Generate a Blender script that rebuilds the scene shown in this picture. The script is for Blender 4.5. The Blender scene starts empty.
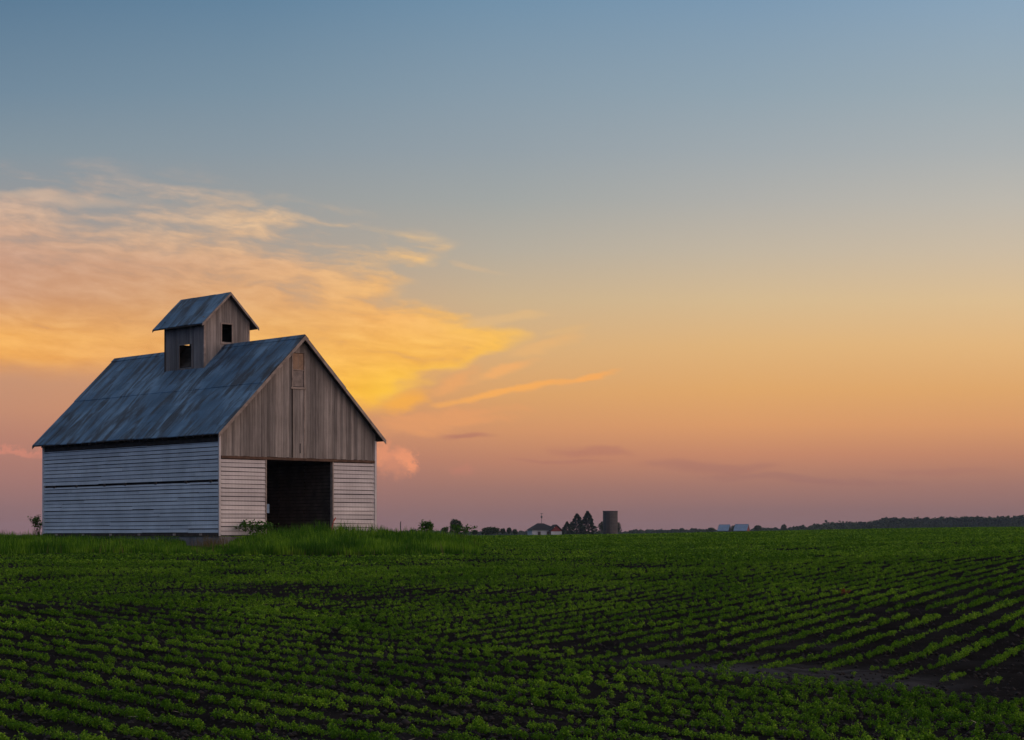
import bpy, math, random
import numpy as np
from mathutils import Vector, Matrix

rng = np.random.default_rng(11)
random.seed(5)
R = math.radians
scene = bpy.context.scene
COL = scene.collection
EYE, FPX, HX, HY = 1.7, 2000.0, 512.0, 538.0      # eye height, focal length in pixels, where the level line falls


# ------------------------------------------------------------------ helpers
def lin(c):
    c = c / 255.0
    return c / 12.92 if c <= 0.04045 else ((c + 0.055) / 1.055) ** 2.4


def rgb(r, g, b):
    return (lin(r), lin(g), lin(b), 1.0)


def tag(o, label=None, cat=None, group=None, kind=None):
    if label: o['label'] = label
    if cat: o['category'] = cat
    if group: o['group'] = group
    if kind: o['kind'] = kind
    return o


def empty(name, loc=(0, 0, 0), rz=0.0):
    o = bpy.data.objects.new(name, None)
    o.empty_display_size = 0.3
    COL.objects.link(o)
    o.location = loc
    o.rotation_euler = (0, 0, rz)
    return o


def link(name, me, mat=None, parent=None):
    o = bpy.data.objects.new(name, me)
    if mat: me.materials.append(mat)
    COL.objects.link(o)
    if parent: o.parent = parent
    return o


def mesh_np(name, verts, faces, smooth=False):
    """one mesh out of numpy arrays; faces is (n,3) or (n,4)"""
    verts = np.ascontiguousarray(verts, dtype=np.float32)
    faces = np.ascontiguousarray(faces, dtype=np.int32)
    n, k = faces.shape
    me = bpy.data.meshes.new(name)
    me.vertices.add(len(verts)); me.vertices.foreach_set('co', verts.ravel())
    me.loops.add(n * k); me.loops.foreach_set('vertex_index', faces.ravel())
    me.polygons.add(n)
    me.polygons.foreach_set('loop_start', np.arange(0, n * k, k, dtype=np.int32))
    me.polygons.foreach_set('loop_total', np.full(n, k, dtype=np.int32))
    if smooth: me.polygons.foreach_set('use_smooth', np.ones(n, dtype=bool))
    me.update(calc_edges=True)
    me.validate()
    return me


class MB:
    """collects solid pieces; build() links them as ONE mesh object"""
    def __init__(self):
        self.v, self.f = [], []

    def hexa(self, p):
        b = len(self.v); self.v += [tuple(q) for q in p]
        self.f += [tuple(b + i for i in q) for q in
                   ((0, 3, 2, 1), (4, 5, 6, 7), (0, 1, 5, 4), (1, 2, 6, 5), (2, 3, 7, 6), (3, 0, 4, 7))]

    def box(self, x0, x1, y0, y1, z0, z1):
        self.hexa([(x0, y0, z0), (x1, y0, z0), (x1, y1, z0), (x0, y1, z0),
                   (x0, y0, z1), (x1, y0, z1), (x1, y1, z1), (x0, y1, z1)])

    def poly(self, pts):
        b = len(self.v); self.v += [tuple(q) for q in pts]
        self.f.append(tuple(range(b, b + len(pts))))

    def tube(self, pts, radii, n=7):
        pts = [Vector(p) for p in pts]; rings = []
        for i, p in enumerate(pts):
            d = (pts[min(i + 1, len(pts) - 1)] - pts[max(i - 1, 0)]).normalized()
            a = d.orthogonal().normalized(); c = d.cross(a)
            b = len(self.v)
            for k in range(n):
                t = 2 * math.pi * k / n
                self.v.append(tuple(p + (a * math.cos(t) + c * math.sin(t)) * radii[i]))
            rings.append(b)
        for r0, r1 in zip(rings, rings[1:]):
            for k in range(n):
                self.f.append((r0 + k, r0 + (k + 1) % n, r1 + (k + 1) % n, r1 + k))
        self.f.append(tuple(rings[0] + k for k in reversed(range(n))))
        self.f.append(tuple(rings[-1] + k for k in range(n)))

    def build(self, name, mat, parent=None, bevel=0.0, smooth=False):
        me = bpy.data.meshes.new(name)
        me.from_pydata(self.v, [], self.f)
        if smooth:
            for p in me.polygons: p.use_smooth = True
        me.update()
        o = link(name, me, mat, parent)
        if bevel:
            m = o.modifiers.new('Bevel', 'BEVEL'); m.width = bevel; m.segments = 1
        return o


# ------------------------------------------------------------------ terrain
def hermite(x, xs, ys):
    xs = np.asarray(xs, float); ys = np.asarray(ys, float); x = np.asarray(x, float)
    d = np.diff(ys) / np.diff(xs); m = np.zeros_like(ys)
    m[1:-1] = np.where(d[:-1] * d[1:] > 0, 2 * d[:-1] * d[1:] / (d[:-1] + d[1:] + 1e-12), 0)
    m[0], m[-1] = d[0], d[-1]
    i = np.clip(np.searchsorted(xs, x) - 1, 0, len(xs) - 2)
    h = xs[i + 1] - xs[i]; t = np.clip((x - xs[i]) / h, 0, 1)
    return ((2 * t**3 - 3 * t**2 + 1) * ys[i] + (t**3 - 2 * t**2 + t) * h * m[i]
            + (-2 * t**3 + 3 * t**2) * ys[i + 1] + (t**3 - t**2) * h * m[i + 1])


def sstep(a, b, x):
    t = np.clip((np.asarray(x, float) - a) / (b - a), 0, 1)
    return t * t * (3 - 2 * t)


KL = ([-10, 10, 16.8, 30, 45, 58, 70, 87, 110, 150, 200, 250, 350, 500, 700, 1000, 2000, 4000],
      [0, 0, 0, .2, .5, .78, 1.02, 1.32, 1.53, 1.69, 1.80, 1.87, 1.93, 1.98, 2.03, 2.1, 2.4, 3.0])
KR = ([-10, 10, 16.8, 21, 26, 33, 40, 50, 60, 87, 120, 160, 200, 250, 350, 500, 700, 1000, 2000, 4000],
      [0, 0, 0, -.1, -.1, .2, .50, .84, 1.07, 1.56, 1.98, 2.36, 2.64, 2.95, 3.4, 4.0, 4.8, 6.0, 10, 18])


def vnoise(x, y, seed=0):
    """smooth value noise, numpy"""
    xi = np.floor(x).astype(np.int64); yi = np.floor(y).astype(np.int64)
    fx = x - xi; fy = y - yi
    fx = fx * fx * (3 - 2 * fx); fy = fy * fy * (3 - 2 * fy)
    def h(a, b):
        n = (a * 374761393 + b * 668265263 + seed * 982451653) & 0xffffffff
        n = ((n ^ (n >> 13)) * 1274126177) & 0xffffffff
        return ((n ^ (n >> 16)) & 0xffff) / 65535.0
    return ((h(xi, yi) * (1 - fx) + h(xi + 1, yi) * fx) * (1 - fy)
            + (h(xi, yi + 1) * (1 - fx) + h(xi + 1, yi + 1) * fx) * fy)


def ground(x, y):
    x = np.asarray(x, float); y = np.asarray(y, float)
    d = np.maximum(y, 0)
    u = np.clip(x / np.maximum(d, 15), -.4, .4)
    w = sstep(-.02, .27, u)
    z = hermite(d, *KL) * (1 - w) + hermite(d, *KR) * w
    z = z + .42 * np.exp(-(((x + 8.0) / 3.6) ** 2 + ((y - 84.3) / 3.0) ** 2))          # grassy hump before the doorway
    z = z + .16 * np.exp(-(((x + 3.4) / 3.6) ** 2 + ((y - 86.0) / 4.5) ** 2))
    z = z + (vnoise(x / 6.0, y / 6.0, 3) - .5) * .07 * sstep(10, 40, y)
    return z


def from_px(px, py, d):
    """world point seen at that pixel at depth d"""
    return Vector(((px - HX) / FPX * d, d, EYE + (HY - py) / FPX * d))


def ground_at(px, py):
    """first ground point along the sight line of that pixel"""
    ds = np.geomspace(10, 400, 3000)
    xs = (px - HX) / FPX * ds
    yy = HY - FPX * (ground(xs, ds) - EYE) / ds
    i = int(np.argmax(yy <= py)) if (yy <= py).any() else len(ds) - 1
    return xs[i], ds[i]


# ------------------------------------------------------------------ node helper
class NT:
    def __init__(self, tree):
        self.t = tree; self.n = tree.nodes; self.l = tree.links

    def new(self, kind, **kw):
        nd = self.n.new(kind)
        for k, v in kw.items(): setattr(nd, k, v)
        return nd

    def put(self, sock, v):
        if hasattr(v, 'links') or isinstance(v, bpy.types.NodeSocket): self.l.new(v, sock)
        else: sock.default_value = v

    def m(self, op, a, b=0.0, c=0.0, clamp=False):
        nd = self.new('ShaderNodeMath', operation=op, use_clamp=clamp)
        self.put(nd.inputs[0], a); self.put(nd.inputs[1], b); self.put(nd.inputs[2], c)
        return nd.outputs[0]

    def add(self, a, b): return self.m('ADD', a, b)
    def sub(self, a, b): return self.m('SUBTRACT', a, b)
    def mul(self, a, b): return self.m('MULTIPLY', a, b)

    def smooth(self, v, a, b, o0=0.0, o1=1.0, mode='SMOOTHSTEP'):
        nd = self.new('ShaderNodeMapRange', interpolation_type=mode)
        self.put(nd.inputs[0], v)
        self.put(nd.inputs[1], a); self.put(nd.inputs[2], b)
        nd.inputs[3].default_value = o0; nd.inputs[4].default_value = o1
        return nd.outputs[0]

    def xyz(self, x, y, z=0.0):
        nd = self.new('ShaderNodeCombineXYZ')
        for i, v in enumerate((x, y, z)): self.put(nd.inputs[i], v)
        return nd.outputs[0]

    def noise(self, vec, scale=1.0, detail=4.0, rough=.55, dist=0.0):
        nd = self.new('ShaderNodeTexNoise')
        self.put(nd.inputs['Vector'], vec)
        nd.inputs['Scale'].default_value = scale; nd.inputs['Detail'].default_value = detail
        nd.inputs['Roughness'].default_value = rough; nd.inputs['Distortion'].default_value = dist
        return nd

    def ramp(self, v, stops, mode='LINEAR'):
        nd = self.new('ShaderNodeValToRGB'); cr = nd.color_ramp; cr.interpolation = mode
        while len(cr.elements) < len(stops): cr.elements.new(0.5)
        for e, (p, c) in zip(cr.elements, sorted(stops, key=lambda s: s[0])):
            e.position = p; e.color = c if hasattr(c, '__len__') else (c, c, c, 1)
        self.put(nd.inputs[0], v)
        return nd.outputs[0]

    def mix(self, f, a, b, mode='MIX'):
        nd = self.new('ShaderNodeMix', data_type='RGBA', blend_type=mode)
        self.put(nd.inputs[0], f); self.put(nd.inputs[6], a); self.put(nd.inputs[7], b)
        return nd.outputs[2]


def material(name):
    m = bpy.data.materials.new(name); m.use_nodes = True
    m.node_tree.nodes.clear()
    nt = NT(m.node_tree)
    out = nt.new('ShaderNodeOutputMaterial')
    bs = nt.new('ShaderNodeBsdfPrincipled')
    bs.inputs['Specular IOR Level'].default_value = .25
    nt.l.new(bs.outputs[0], out.inputs[0])
    return m, nt, bs, out


def bump(nt, bs, h, strength=.5, dist=.02):
    b = nt.new('ShaderNodeBump'); b.inputs['Strength'].default_value = strength; b.inputs['Distance'].default_value = dist
    nt.put(b.inputs['Height'], h); nt.l.new(b.outputs[0], bs.inputs['Normal'])


def island(nt):
    return nt.new('ShaderNodeNewGeometry').outputs['Random Per Island']


# ------------------------------------------------------------------ materials
def mat_boards(name, a, b, dark, grain_axis, wear=.5, paint=None, streak=.7, tint=(.62, 1.12), ribs=None):
    """weathered boards; grain runs along grain_axis (0 x, 1 y, 2 z); paint = colour of what is left of a coat of paint"""
    m, nt, bs, out = material(name)
    co = nt.new('ShaderNodeTexCoord').outputs['Object']
    sc = [9.0, 9.0, 9.0]; sc[grain_axis] = .55
    mp = nt.new('ShaderNodeMapping'); mp.inputs['Scale'].default_value = sc; nt.l.new(co, mp.inputs[0])
    ri = island(nt)
    off = nt.new('ShaderNodeVectorMath', operation='ADD'); nt.l.new(mp.outputs[0], off.inputs[0])
    nt.l.new(nt.xyz(nt.mul(ri, 37.0), nt.mul(ri, 11.0), nt.mul(ri, 23.0)), off.inputs[1])
    g = nt.noise(off.outputs[0], 1.0, 6, .65).outputs[0]
    big = nt.noise(co, .9, 4, .6).outputs[0]
    base = nt.mix(nt.smooth(g, .3, .7), a, b)
    base = nt.mix(nt.mul(nt.smooth(g, .58, .75), streak), base, dark)
    if paint:
        keep = nt.smooth(nt.add(nt.mul(g, .8), nt.mul(big, .5)), wear - .08, wear + .14)
        base = nt.mix(keep, base, paint)
    base = nt.mix(1.0, base, nt.ramp(ri, [(0, (tint[0], tint[0], tint[0] * 1.01, 1)), (.5, ((tint[0] + tint[1]) / 2 + .03,) * 3 + (1,)), (1, (tint[1], tint[1] * .99, tint[1] * .98, 1))]), 'MULTIPLY')
    if ribs:                                                   # nail lines over the studs, faint and close-set
        sep = nt.new('ShaderNodeSeparateXYZ'); nt.l.new(co, sep.inputs[0])
        rb = nt.m('SINE', nt.mul(sep.outputs[grain_axis], 2 * math.pi / ribs))
        base = nt.mix(1.0, base, nt.ramp(nt.add(nt.mul(rb, .5), .5), [(0, (.93, .93, .93, 1)), (.55, (1, 1, 1, 1))]), 'MULTIPLY')
    base = nt.mix(1.0, base, nt.ramp(big, [(.25, (.78, .78, .78, 1)), (.7, (1.08, 1.08, 1.08, 1))]), 'MULTIPLY')
    nt.l.new(base, bs.inputs['Base Color']); bs.inputs['Roughness'].default_value = .85
    bump(nt, bs, g, .5, .01)
    return m


def mat_plain(name, c, rough=.8, var=.35, scale=2.0, metallic=0.0):
    m, nt, bs, out = material(name)
    co = nt.new('ShaderNodeTexCoord').outputs['Object']
    n = nt.noise(co, scale, 6, .6).outputs[0]
    lo = tuple(v * (1 - var) for v in c[:3]) + (1,); hi = tuple(v * (1 + var) for v in c[:3]) + (1,)
    nt.l.new(nt.ramp(n, [(.28, lo), (.72, hi)]), bs.inputs['Base Color'])
    bs.inputs['Roughness'].default_value = rough; bs.inputs['Metallic'].default_value = metallic
    bump(nt, bs, n, .3, .02)
    return m


def mat_roof(name, sx):
    """old galvanised sheets, rust streaks running down the slope (object x)"""
    m, nt, bs, out = material(name)
    co = nt.new('ShaderNodeTexCoord').outputs['Object']
    sep = nt.new('ShaderNodeSeparateXYZ'); nt.l.new(co, sep.inputs[0])
    ri = island(nt)
    streak = nt.noise(nt.xyz(nt.mul(sep.outputs[0], .62), nt.mul(sep.outputs[1], 1.7), 0.0), 1.0, 8, .66, .6).outputs[0]
    fine = nt.noise(nt.xyz(nt.mul(sep.outputs[0], 1.1), nt.mul(sep.outputs[1], 9.0), 3.0), 1.0, 5, .6).outputs[0]
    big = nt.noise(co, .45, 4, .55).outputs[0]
    base = nt.mix(nt.smooth(big, .35, .68), (.046, .115, .205, 1), (.145, .265, .40, 1))  # blue of the reflected sky put into the sheet colour
    base = nt.mix(nt.mul(nt.smooth(nt.add(streak, nt.mul(big, .3)), .58, .76), .92), base, (.026, .034, .048, 1))
    base = nt.mix(nt.mul(nt.smooth(fine, .5, .75), .55), base, (.05, .07, .095, 1))
    base = nt.mix(nt.mul(nt.smooth(nt.add(nt.mul(streak, .6), nt.mul(fine, .5)), .62, .76), .55), base, (.035, .026, .022, 1))
    base = nt.mix(1.0, base, nt.ramp(ri, [(0, (.78, .78, .78, 1)), (1, (1.12, 1.12, 1.12, 1))]), 'MULTIPLY')
    nt.l.new(base, bs.inputs['Base Color'])
    bs.inputs['Metallic'].default_value = .15; bs.inputs['Roughness'].default_value = .55
    wave = nt.new('ShaderNodeTexWave', wave_type='BANDS', bands_direction='Y')
    nt.l.new(co, wave.inputs[0]); wave.inputs['Scale'].default_value = 4.1
    bump(nt, bs, nt.add(nt.mul(wave.outputs['Fac'], .6), nt.mul(big, 2.0)), .35, .02)
    return m


def mat_leaf(name, ca, cb, cc, trans=.3, patch=.12, rough=.6, pw=.35):
    m, nt, bs, out = material(name)
    ri = island(nt)
    gp = nt.new('ShaderNodeNewGeometry').outputs['Position']
    big = nt.noise(gp, patch, 4, .6).outputs[0]
    f = nt.add(nt.mul(ri, 1 - pw), nt.mul(nt.smooth(big, .32, .68), pw))
    c = nt.ramp(f, [(0, ca), (.5, cb), (1, cc)])
    nt.l.new(c, bs.inputs['Base Color']); bs.inputs['Roughness'].default_value = rough
    bs.inputs['Specular IOR Level'].default_value = .04
    tr = nt.new('ShaderNodeBsdfTranslucent'); nt.l.new(nt.mix(1.0, c, (1.2, 1.25, .6, 1), 'MULTIPLY'), tr.inputs[0])
    mx = nt.new('ShaderNodeMixShader'); mx.inputs[0].default_value = trans
    nt.l.new(bs.outputs[0], mx.inputs[1]); nt.l.new(tr.outputs[0], mx.inputs[2])
    nt.l.new(mx.outputs[0], out.inputs[0])
    return m


def mat_soil():
    m, nt, bs, out = material('field_soil')
    gp = nt.new('ShaderNodeNewGeometry').outputs['Position']
    sep = nt.new('ShaderNodeSeparateXYZ'); nt.l.new(gp, sep.inputs[0])
    clod = nt.noise(gp, 9.0, 8, .7).outputs[0]
    mid = nt.noise(gp, 1.3, 5, .6).outputs[0]
    big = nt.noise(gp, .09, 4, .6).outputs[0]
    crust = nt.noise(nt.xyz(nt.mul(sep.outputs[0], .5), nt.mul(sep.outputs[1], 1.6), 0.0), 1.0, 6, .65, .6).outputs[0]
    base = nt.mix(nt.smooth(mid, .3, .7), (.009, .0085, .009, 1), (.019, .0175, .018, 1))
    base = nt.mix(nt.mul(nt.smooth(clod, .5, .75), .6), base, (.030, .028, .028, 1))
    # silt washed into the low strip: paler, crusted
    at = nt.new('ShaderNodeAttribute', attribute_name='silt')
    base = nt.mix(nt.mul(at.outputs['Fac'], nt.smooth(crust, .35, .65, .25, 1.0)), base, (.066, .066, .072, 1))
    # beyond the near field: pasture and other fields, green
    at2 = nt.new('ShaderNodeAttribute', attribute_name='grown')
    gr = nt.mix(nt.smooth(big, .35, .65), (.045, .085, .012, 1), (.065, .11, .018, 1))
    base = nt.mix(at2.outputs['Fac'], base, gr)
    nt.l.new(base, bs.inputs['Base Color']); bs.inputs['Roughness'].default_value = 1.0; bs.inputs['Specular IOR Level'].default_value = 0.0
    bump(nt, bs, nt.add(nt.mul(clod, .7), mid), .9, .06)
    return m


M = {
    'white_side_bluelit': mat_boards('side_boards_bluelit', (.33, .37, .41, 1), (.42, .47, .52, 1), (.16, .17, .19, 1), 1, .36, (.50, .575, .65, 1), .3, (.84, 1.06), .17),  # same white paint as the front, blue skylight put into its colour
    'white_front_warmlit': mat_boards('front_boards_warmlit', (.36, .33, .31, 1), (.46, .43, .41, 1), (.16, .14, .13, 1), 0, .36, (.62, .585, .585, 1), .3, (.84, 1.06), .17),  # lit copy of the same white paint, warm sky put into its colour
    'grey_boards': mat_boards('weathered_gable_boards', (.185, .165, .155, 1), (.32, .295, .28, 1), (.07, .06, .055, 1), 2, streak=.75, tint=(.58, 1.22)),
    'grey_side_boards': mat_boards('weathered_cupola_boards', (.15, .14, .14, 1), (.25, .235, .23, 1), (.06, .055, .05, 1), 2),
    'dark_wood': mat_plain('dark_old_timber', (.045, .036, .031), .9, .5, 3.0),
    'beam': mat_plain('brown_header_timber', (.10, .060, .042), .9, .5, 3.0),
    'trim': mat_plain('weathered_trim', (.27, .225, .20), .85, .4, 3.0),
    'loft_new': mat_plain('bare_orange_plywood', (.29, .20, .14), .8, .3, 4.0),
    'loft_old': mat_plain('grey_plywood', (.22, .19, .175), .85, .4, 4.0),
    'concrete': mat_plain('old_concrete', (.17, .17, .175), .9, .35, 2.5),
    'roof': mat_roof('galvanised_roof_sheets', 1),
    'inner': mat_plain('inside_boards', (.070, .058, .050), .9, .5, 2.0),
    'blue_scrap': mat_plain('faded_blue_board', (.16, .24, .34), .7, .3, 3.0),
    'red_rod': mat_plain('rusty_red_paint', (.42, .05, .03), .6, .3, 6.0),
    'bark': mat_plain('bark', (.06, .05, .04), .9, .4, 6.0),
    'soil': mat_soil(),
    'crop': mat_leaf('bean_leaves', (.020, .070, .006, 1), (.075, .185, .012, 1), (.28, .47, .045, 1), .36, .35, .6, .35),
    'grass': mat_leaf('tall_grass_blades', (.014, .055, .006, 1), (.052, .145, .010, 1), (.23, .40, .030, 1), .35, .9, .6, .62),
    'dry_grass': mat_leaf('dry_grass_blades', (.07, .06, .028, 1), (.12, .09, .045, 1), (.18, .14, .075, 1), .3, .3),
    'weed': mat_leaf('weed_leaves', (.024, .07, .014, 1), (.045, .12, .02, 1), (.08, .17, .03, 1), .3, .5),
    'tree': mat_leaf('tree_leaves', (.020, .035, .014, 1), (.032, .052, .020, 1), (.050, .075, .028, 1), .15, .05),
    'conifer': mat_leaf('conifer_needles', (.012, .024, .014, 1), (.020, .036, .020, 1), (.032, .05, .026, 1), .1, .05),
    'red_weed': mat_leaf('dead_weed_leaves', (.10, .03, .015, 1), (.18, .055, .025, 1), (.24, .09, .04, 1), .2, .5),
    'clod': mat_plain('earth_clods', (.022, .020, .021), 1.0, .6, 3.0),
    'straw': mat_plain('straw_pieces', (.38, .31, .22), .8, .4, 9.0),
    'silo': mat_plain('concrete_staves', (.075, .068, .066), .9, .3, .6),
    'silo_dark': mat_plain('silo_dark_steel', (.025, .024, .028), .7, .3, 1.0),
    'shingle': mat_plain('dark_shingles', (.018, .018, .024), .85, .3, 1.5),
    'white_wall': mat_plain('white_house_paint', (.40, .43, .48), .7, .12, 1.0),
    'red_wall': mat_plain('barn_red_paint', (.17, .028, .026), .75, .25, 1.0),
    'shed_roof': mat_plain('pale_steel_roofing', (.15, .23, .35), .6, .2, .5, .0),
    'glass': mat_plain('dark_window_glass', (.02, .022, .028), .15, .2, 1.0),
    'pole': mat_plain('grey_metal', (.09, .09, .10), .6, .3, 4.0),
}

# ------------------------------------------------------------------ camera
cam = bpy.data.cameras.new('camera')
cam.sensor_width = 36; cam.lens = 36 * FPX / 1024
cam.shift_y = (HY - 370) / 1024
cam.clip_start = .1; cam.clip_end = 20000
co = bpy.data.objects.new('camera', cam); COL.objects.link(co)
co.location = (0, 0, EYE); co.rotation_euler = (R(90), 0, 0)
scene.camera = co

# ------------------------------------------------------------------ sky (world)
SUN_AZ, SUN_EL = -4.0, 1.0
world = bpy.data.worlds.new('World'); scene.world = world; world.use_nodes = True
world.node_tree.nodes.clear()
W = NT(world.node_tree)
wout = W.new('ShaderNodeOutputWorld')
dirn = W.new('ShaderNodeTexCoord').outputs['Generated']
sp = W.new('ShaderNodeSeparateXYZ'); W.l.new(dirn, sp.inputs[0])
DX, DY, DZ = sp.outputs
ys = W.m('MAXIMUM', DY, .2)
# gnomonic sky coordinates round due-front: q across, p down (both in thousandths, so the sunset spans about 0-1000)
q = W.add(W.mul(W.m('DIVIDE', DX, ys), 2000.0), 512.0)
p = W.sub(538.0, W.mul(W.m('DIVIDE', DZ, ys), 2000.0))

COLS = [
    (0, [(-300, (70, 98, 128)), (0, (93, 124, 150)), (90, (114, 138, 157)), (150, (133, 148, 158)), (200, (152, 152, 153)),
         (260, (174, 152, 140)), (320, (200, 153, 122)), (372, (201, 149, 116)), (410, (196, 141, 113)), (440, (183, 129, 111)),
         (475, (166, 120, 111)), (510, (144, 111, 112)), (540, (138, 106, 112))]),
    (250, [(-300, (76, 106, 136)), (0, (100, 132, 158)), (90, (122, 145, 162)), (150, (138, 152, 162)), (200, (154, 157, 157)),
           (260, (174, 158, 144)), (320, (204, 160, 124)), (372, (211, 155, 112)), (410, (207, 146, 108)), (440, (194, 133, 107)),
           (475, (167, 119, 108)), (510, (144, 111, 110)), (540, (139, 107, 111))]),
    (500, [(-300, (88, 120, 148)), (0, (114, 145, 170)), (90, (135, 155, 170)), (150, (148, 160, 168)), (200, (162, 166, 164)),
           (250, (182, 173, 158)), (300, (204, 178, 142)), (350, (218, 174, 122)), (395, (220, 163, 106)), (430, (211, 149, 105)),
           (460, (189, 131, 105)), (490, (159, 117, 107)), (515, (141, 109, 109)), (540, (137, 106, 110))]),
    (740, [(-300, (98, 130, 158)), (0, (124, 153, 178)), (90, (144, 163, 176)), (150, (160, 169, 174)), (200, (176, 175, 170)),
           (250, (195, 182, 162)), (300, (214, 186, 145)), (345, (224, 180, 124)), (390, (224, 168, 107)), (425, (218, 155, 105)),
           (455, (198, 136, 105)), (485, (166, 120, 107)), (510, (142, 110, 109)), (540, (135, 105, 109))]),
    (1000, [(-300, (110, 140, 166)), (0, (138, 164, 186)), (90, (156, 171, 180)), (150, (172, 177, 178)), (200, (189, 184, 174)),
            (250, (205, 188, 164)), (300, (221, 190, 146)), (345, (227, 182, 126)), (390, (223, 167, 108)), (425, (215, 153, 106)),
            (455, (193, 134, 105)), (485, (162, 118, 107)), (510, (141, 109, 108)), (540, (133, 104, 108))]),
]


def column(stops, lo=-300., hi=540.):
    t = W.smooth(p, lo, hi, mode='LINEAR')
    return W.ramp(t, [((y - lo) / (hi - lo), rgb(*c)) for y, c in stops])


def across(cols, lo=-300., hi=540.):
    acc = column(cols[0][1], lo, hi)
    for (x0, _), (x1, s1) in zip(cols, cols[1:]):
        acc = W.mix(W.smooth(q, x0, x1, mode='LINEAR'), acc, column(s1, lo, hi))
    return acc


sky = across(COLS)

# --- the cloud bank: an anvil fanning out to the left, brightest where it thickens low down
wn = W.noise(W.xyz(W.mul(q, .012), W.mul(p, .026), 0.0), 1.0, 4, .52)
ws = W.new('ShaderNodeSeparateColor'); W.l.new(wn.outputs['Color'], ws.inputs[0])
qw = W.add(q, W.mul(W.sub(ws.outputs[0], .5), 95.0))
pw = W.add(p, W.mul(W.sub(ws.outputs[1], .5), 42.0))
# wisps drawn out along the wind, sinking slightly to the right
qs = W.add(q, W.mul(W.sub(ws.outputs[0], .5), 34.0)); ps = W.add(p, W.mul(W.sub(ws.outputs[2], .5), 20.0))
along = W.add(W.mul(qs, .98), W.mul(ps, .18)); cross = W.sub(W.mul(ps, .98), W.mul(qs, .13))
wisp = W.noise(W.xyz(W.mul(along, .0095), W.mul(cross, .046), 2.0), 1.0, 4, .52, .0).outputs[0]
fine = W.noise(W.xyz(W.mul(along, .022), W.mul(cross, .082), 7.0), 1.0, 5, .56, .0).outputs[0]


half = lambda a, b: W.add(W.mul(a, .5), W.mul(b, .5))


def curve(v, pts, lo, hi, vmax):
    return W.mul(W.ramp(W.smooth(v, lo, hi, mode='LINEAR'), [((a - lo) / (hi - lo), b / vmax) for a, b in pts]), vmax)


top = curve(qw, [(-400, 150), (0, 153), (100, 160), (200, 174), (290, 194), (340, 204), (380, 216), (430, 230), (470, 242), (600, 262)], -400., 600., 400.)
right = curve(pw, [(170, 300), (205, 360), (222, 420), (236, 462), (248, 470), (258, 445), (270, 418), (285, 402), (296, 408), (306, 440), (316, 485), (328, 518), (338, 526),
                   (346, 524), (353, 510), (362, 480), (372, 444), (384, 414), (400, 400), (414, 385), (430, 350)], 170., 430., 600.)
bot = curve(qw, [(-400, 364), (0, 368), (110, 370), (220, 380), (330, 400), (390, 414), (440, 400), (600, 380)], -400., 600., 500.)
mT = W.smooth(W.sub(pw, top), -6., 26.)
mR = W.smooth(W.sub(right, qw), -12., 30.)
mB = W.smooth(W.sub(bot, half(p, pw)), -16., 16.)
cov = W.mul(W.mul(mT, mR), mB)
depth = W.smooth(W.sub(pw, top), 25., 150.)
thick = W.smooth(W.add(W.add(W.mul(wisp, .60), W.mul(fine, .40)), W.mul(depth, .27)), .42, .70)
alpha = W.mul(cov, thick)
CLOUD = [
    (0, [(180, (186, 164, 150)), (215, (212, 174, 147)), (255, (203, 160, 136)), (295, (209, 158, 124)), (335, (245, 180, 100)), (362, (243, 174, 92)), (385, (222, 152, 102)), (415, (205, 140, 110))]),
    (150, [(180, (190, 168, 152)), (225, (220, 182, 148)), (265, (211, 166, 134)), (300, (216, 164, 120)), (340, (238, 176, 104)), (370, (232, 166, 98)), (415, (214, 146, 100))]),
    (300, [(180, (220, 184, 146)), (225, (234, 190, 142)), (260, (225, 177, 133)), (300, (230, 176, 120)), (340, (244, 184, 104)), (380, (250, 184, 84)), (415, (244, 172, 80))]),
    (395, [(180, (226, 188, 142)), (235, (240, 194, 132)), (280, (238, 184, 118)), (320, (246, 184, 106)), (360, (251, 189, 88)), (392, (254, 197, 60)), (415, (247, 176, 72))]),
    (515, [(180, (226, 190, 146)), (320, (238, 184, 110)), (345, (247, 188, 96)), (380, (238, 172, 96)), (415, (230, 160, 96))]),
]
ccol = across(CLOUD, 180., 415.)
shade = W.smooth(W.add(W.mul(fine, .6), W.mul(wisp, .4)), .3, .7, .86, 1.10)
ccol = W.mix(1.0, ccol, W.xyz(W.m('POWER', shade, .6), shade, W.m('POWER', shade, 1.35)), 'MULTIPLY')
ripple = W.noise(W.xyz(W.mul(along, .050), W.mul(cross, .17), 11.0), 1.0, 4, .6).outputs[0]
ccol = W.mix(1.0, ccol, W.ramp(ripple, [(.3, (.98, .965, .955, 1)), (.7, (1.02, 1.025, 1.03, 1))]), 'MULTIPLY')
rim = W.mul(W.smooth(W.sub(right, qw), 75., 5.), W.mul(W.smooth(pw, 296., 325.), W.smooth(q, 350., 400.)))
ccol = W.mix(W.mul(rim, .55), ccol, rgb(255, 198, 84))
sky = W.mix(alpha, sky, ccol)


def puff(sky, x, y, ang, la, lb, col, amount=1.0, ragged=.5, qq=None, pp=None):
    c, s = math.cos(R(ang)), math.sin(R(ang))
    dx = W.sub(qq or qw, x); dy = W.sub(pp or pw, y)
    u = W.mul(W.add(W.mul(dx, c), W.mul(dy, s)), 1 / la); v = W.mul(W.sub(W.mul(dy, c), W.mul(dx, s)), 1 / lb)
    r = W.m('SQRT', W.add(W.mul(u, u), W.mul(v, v)))
    r = W.add(r, W.mul(W.sub(fine, .5), ragged * 2))
    return W.mix(W.mul(W.smooth(r, 1.15, .25), amount), sky, rgb(*col))


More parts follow.
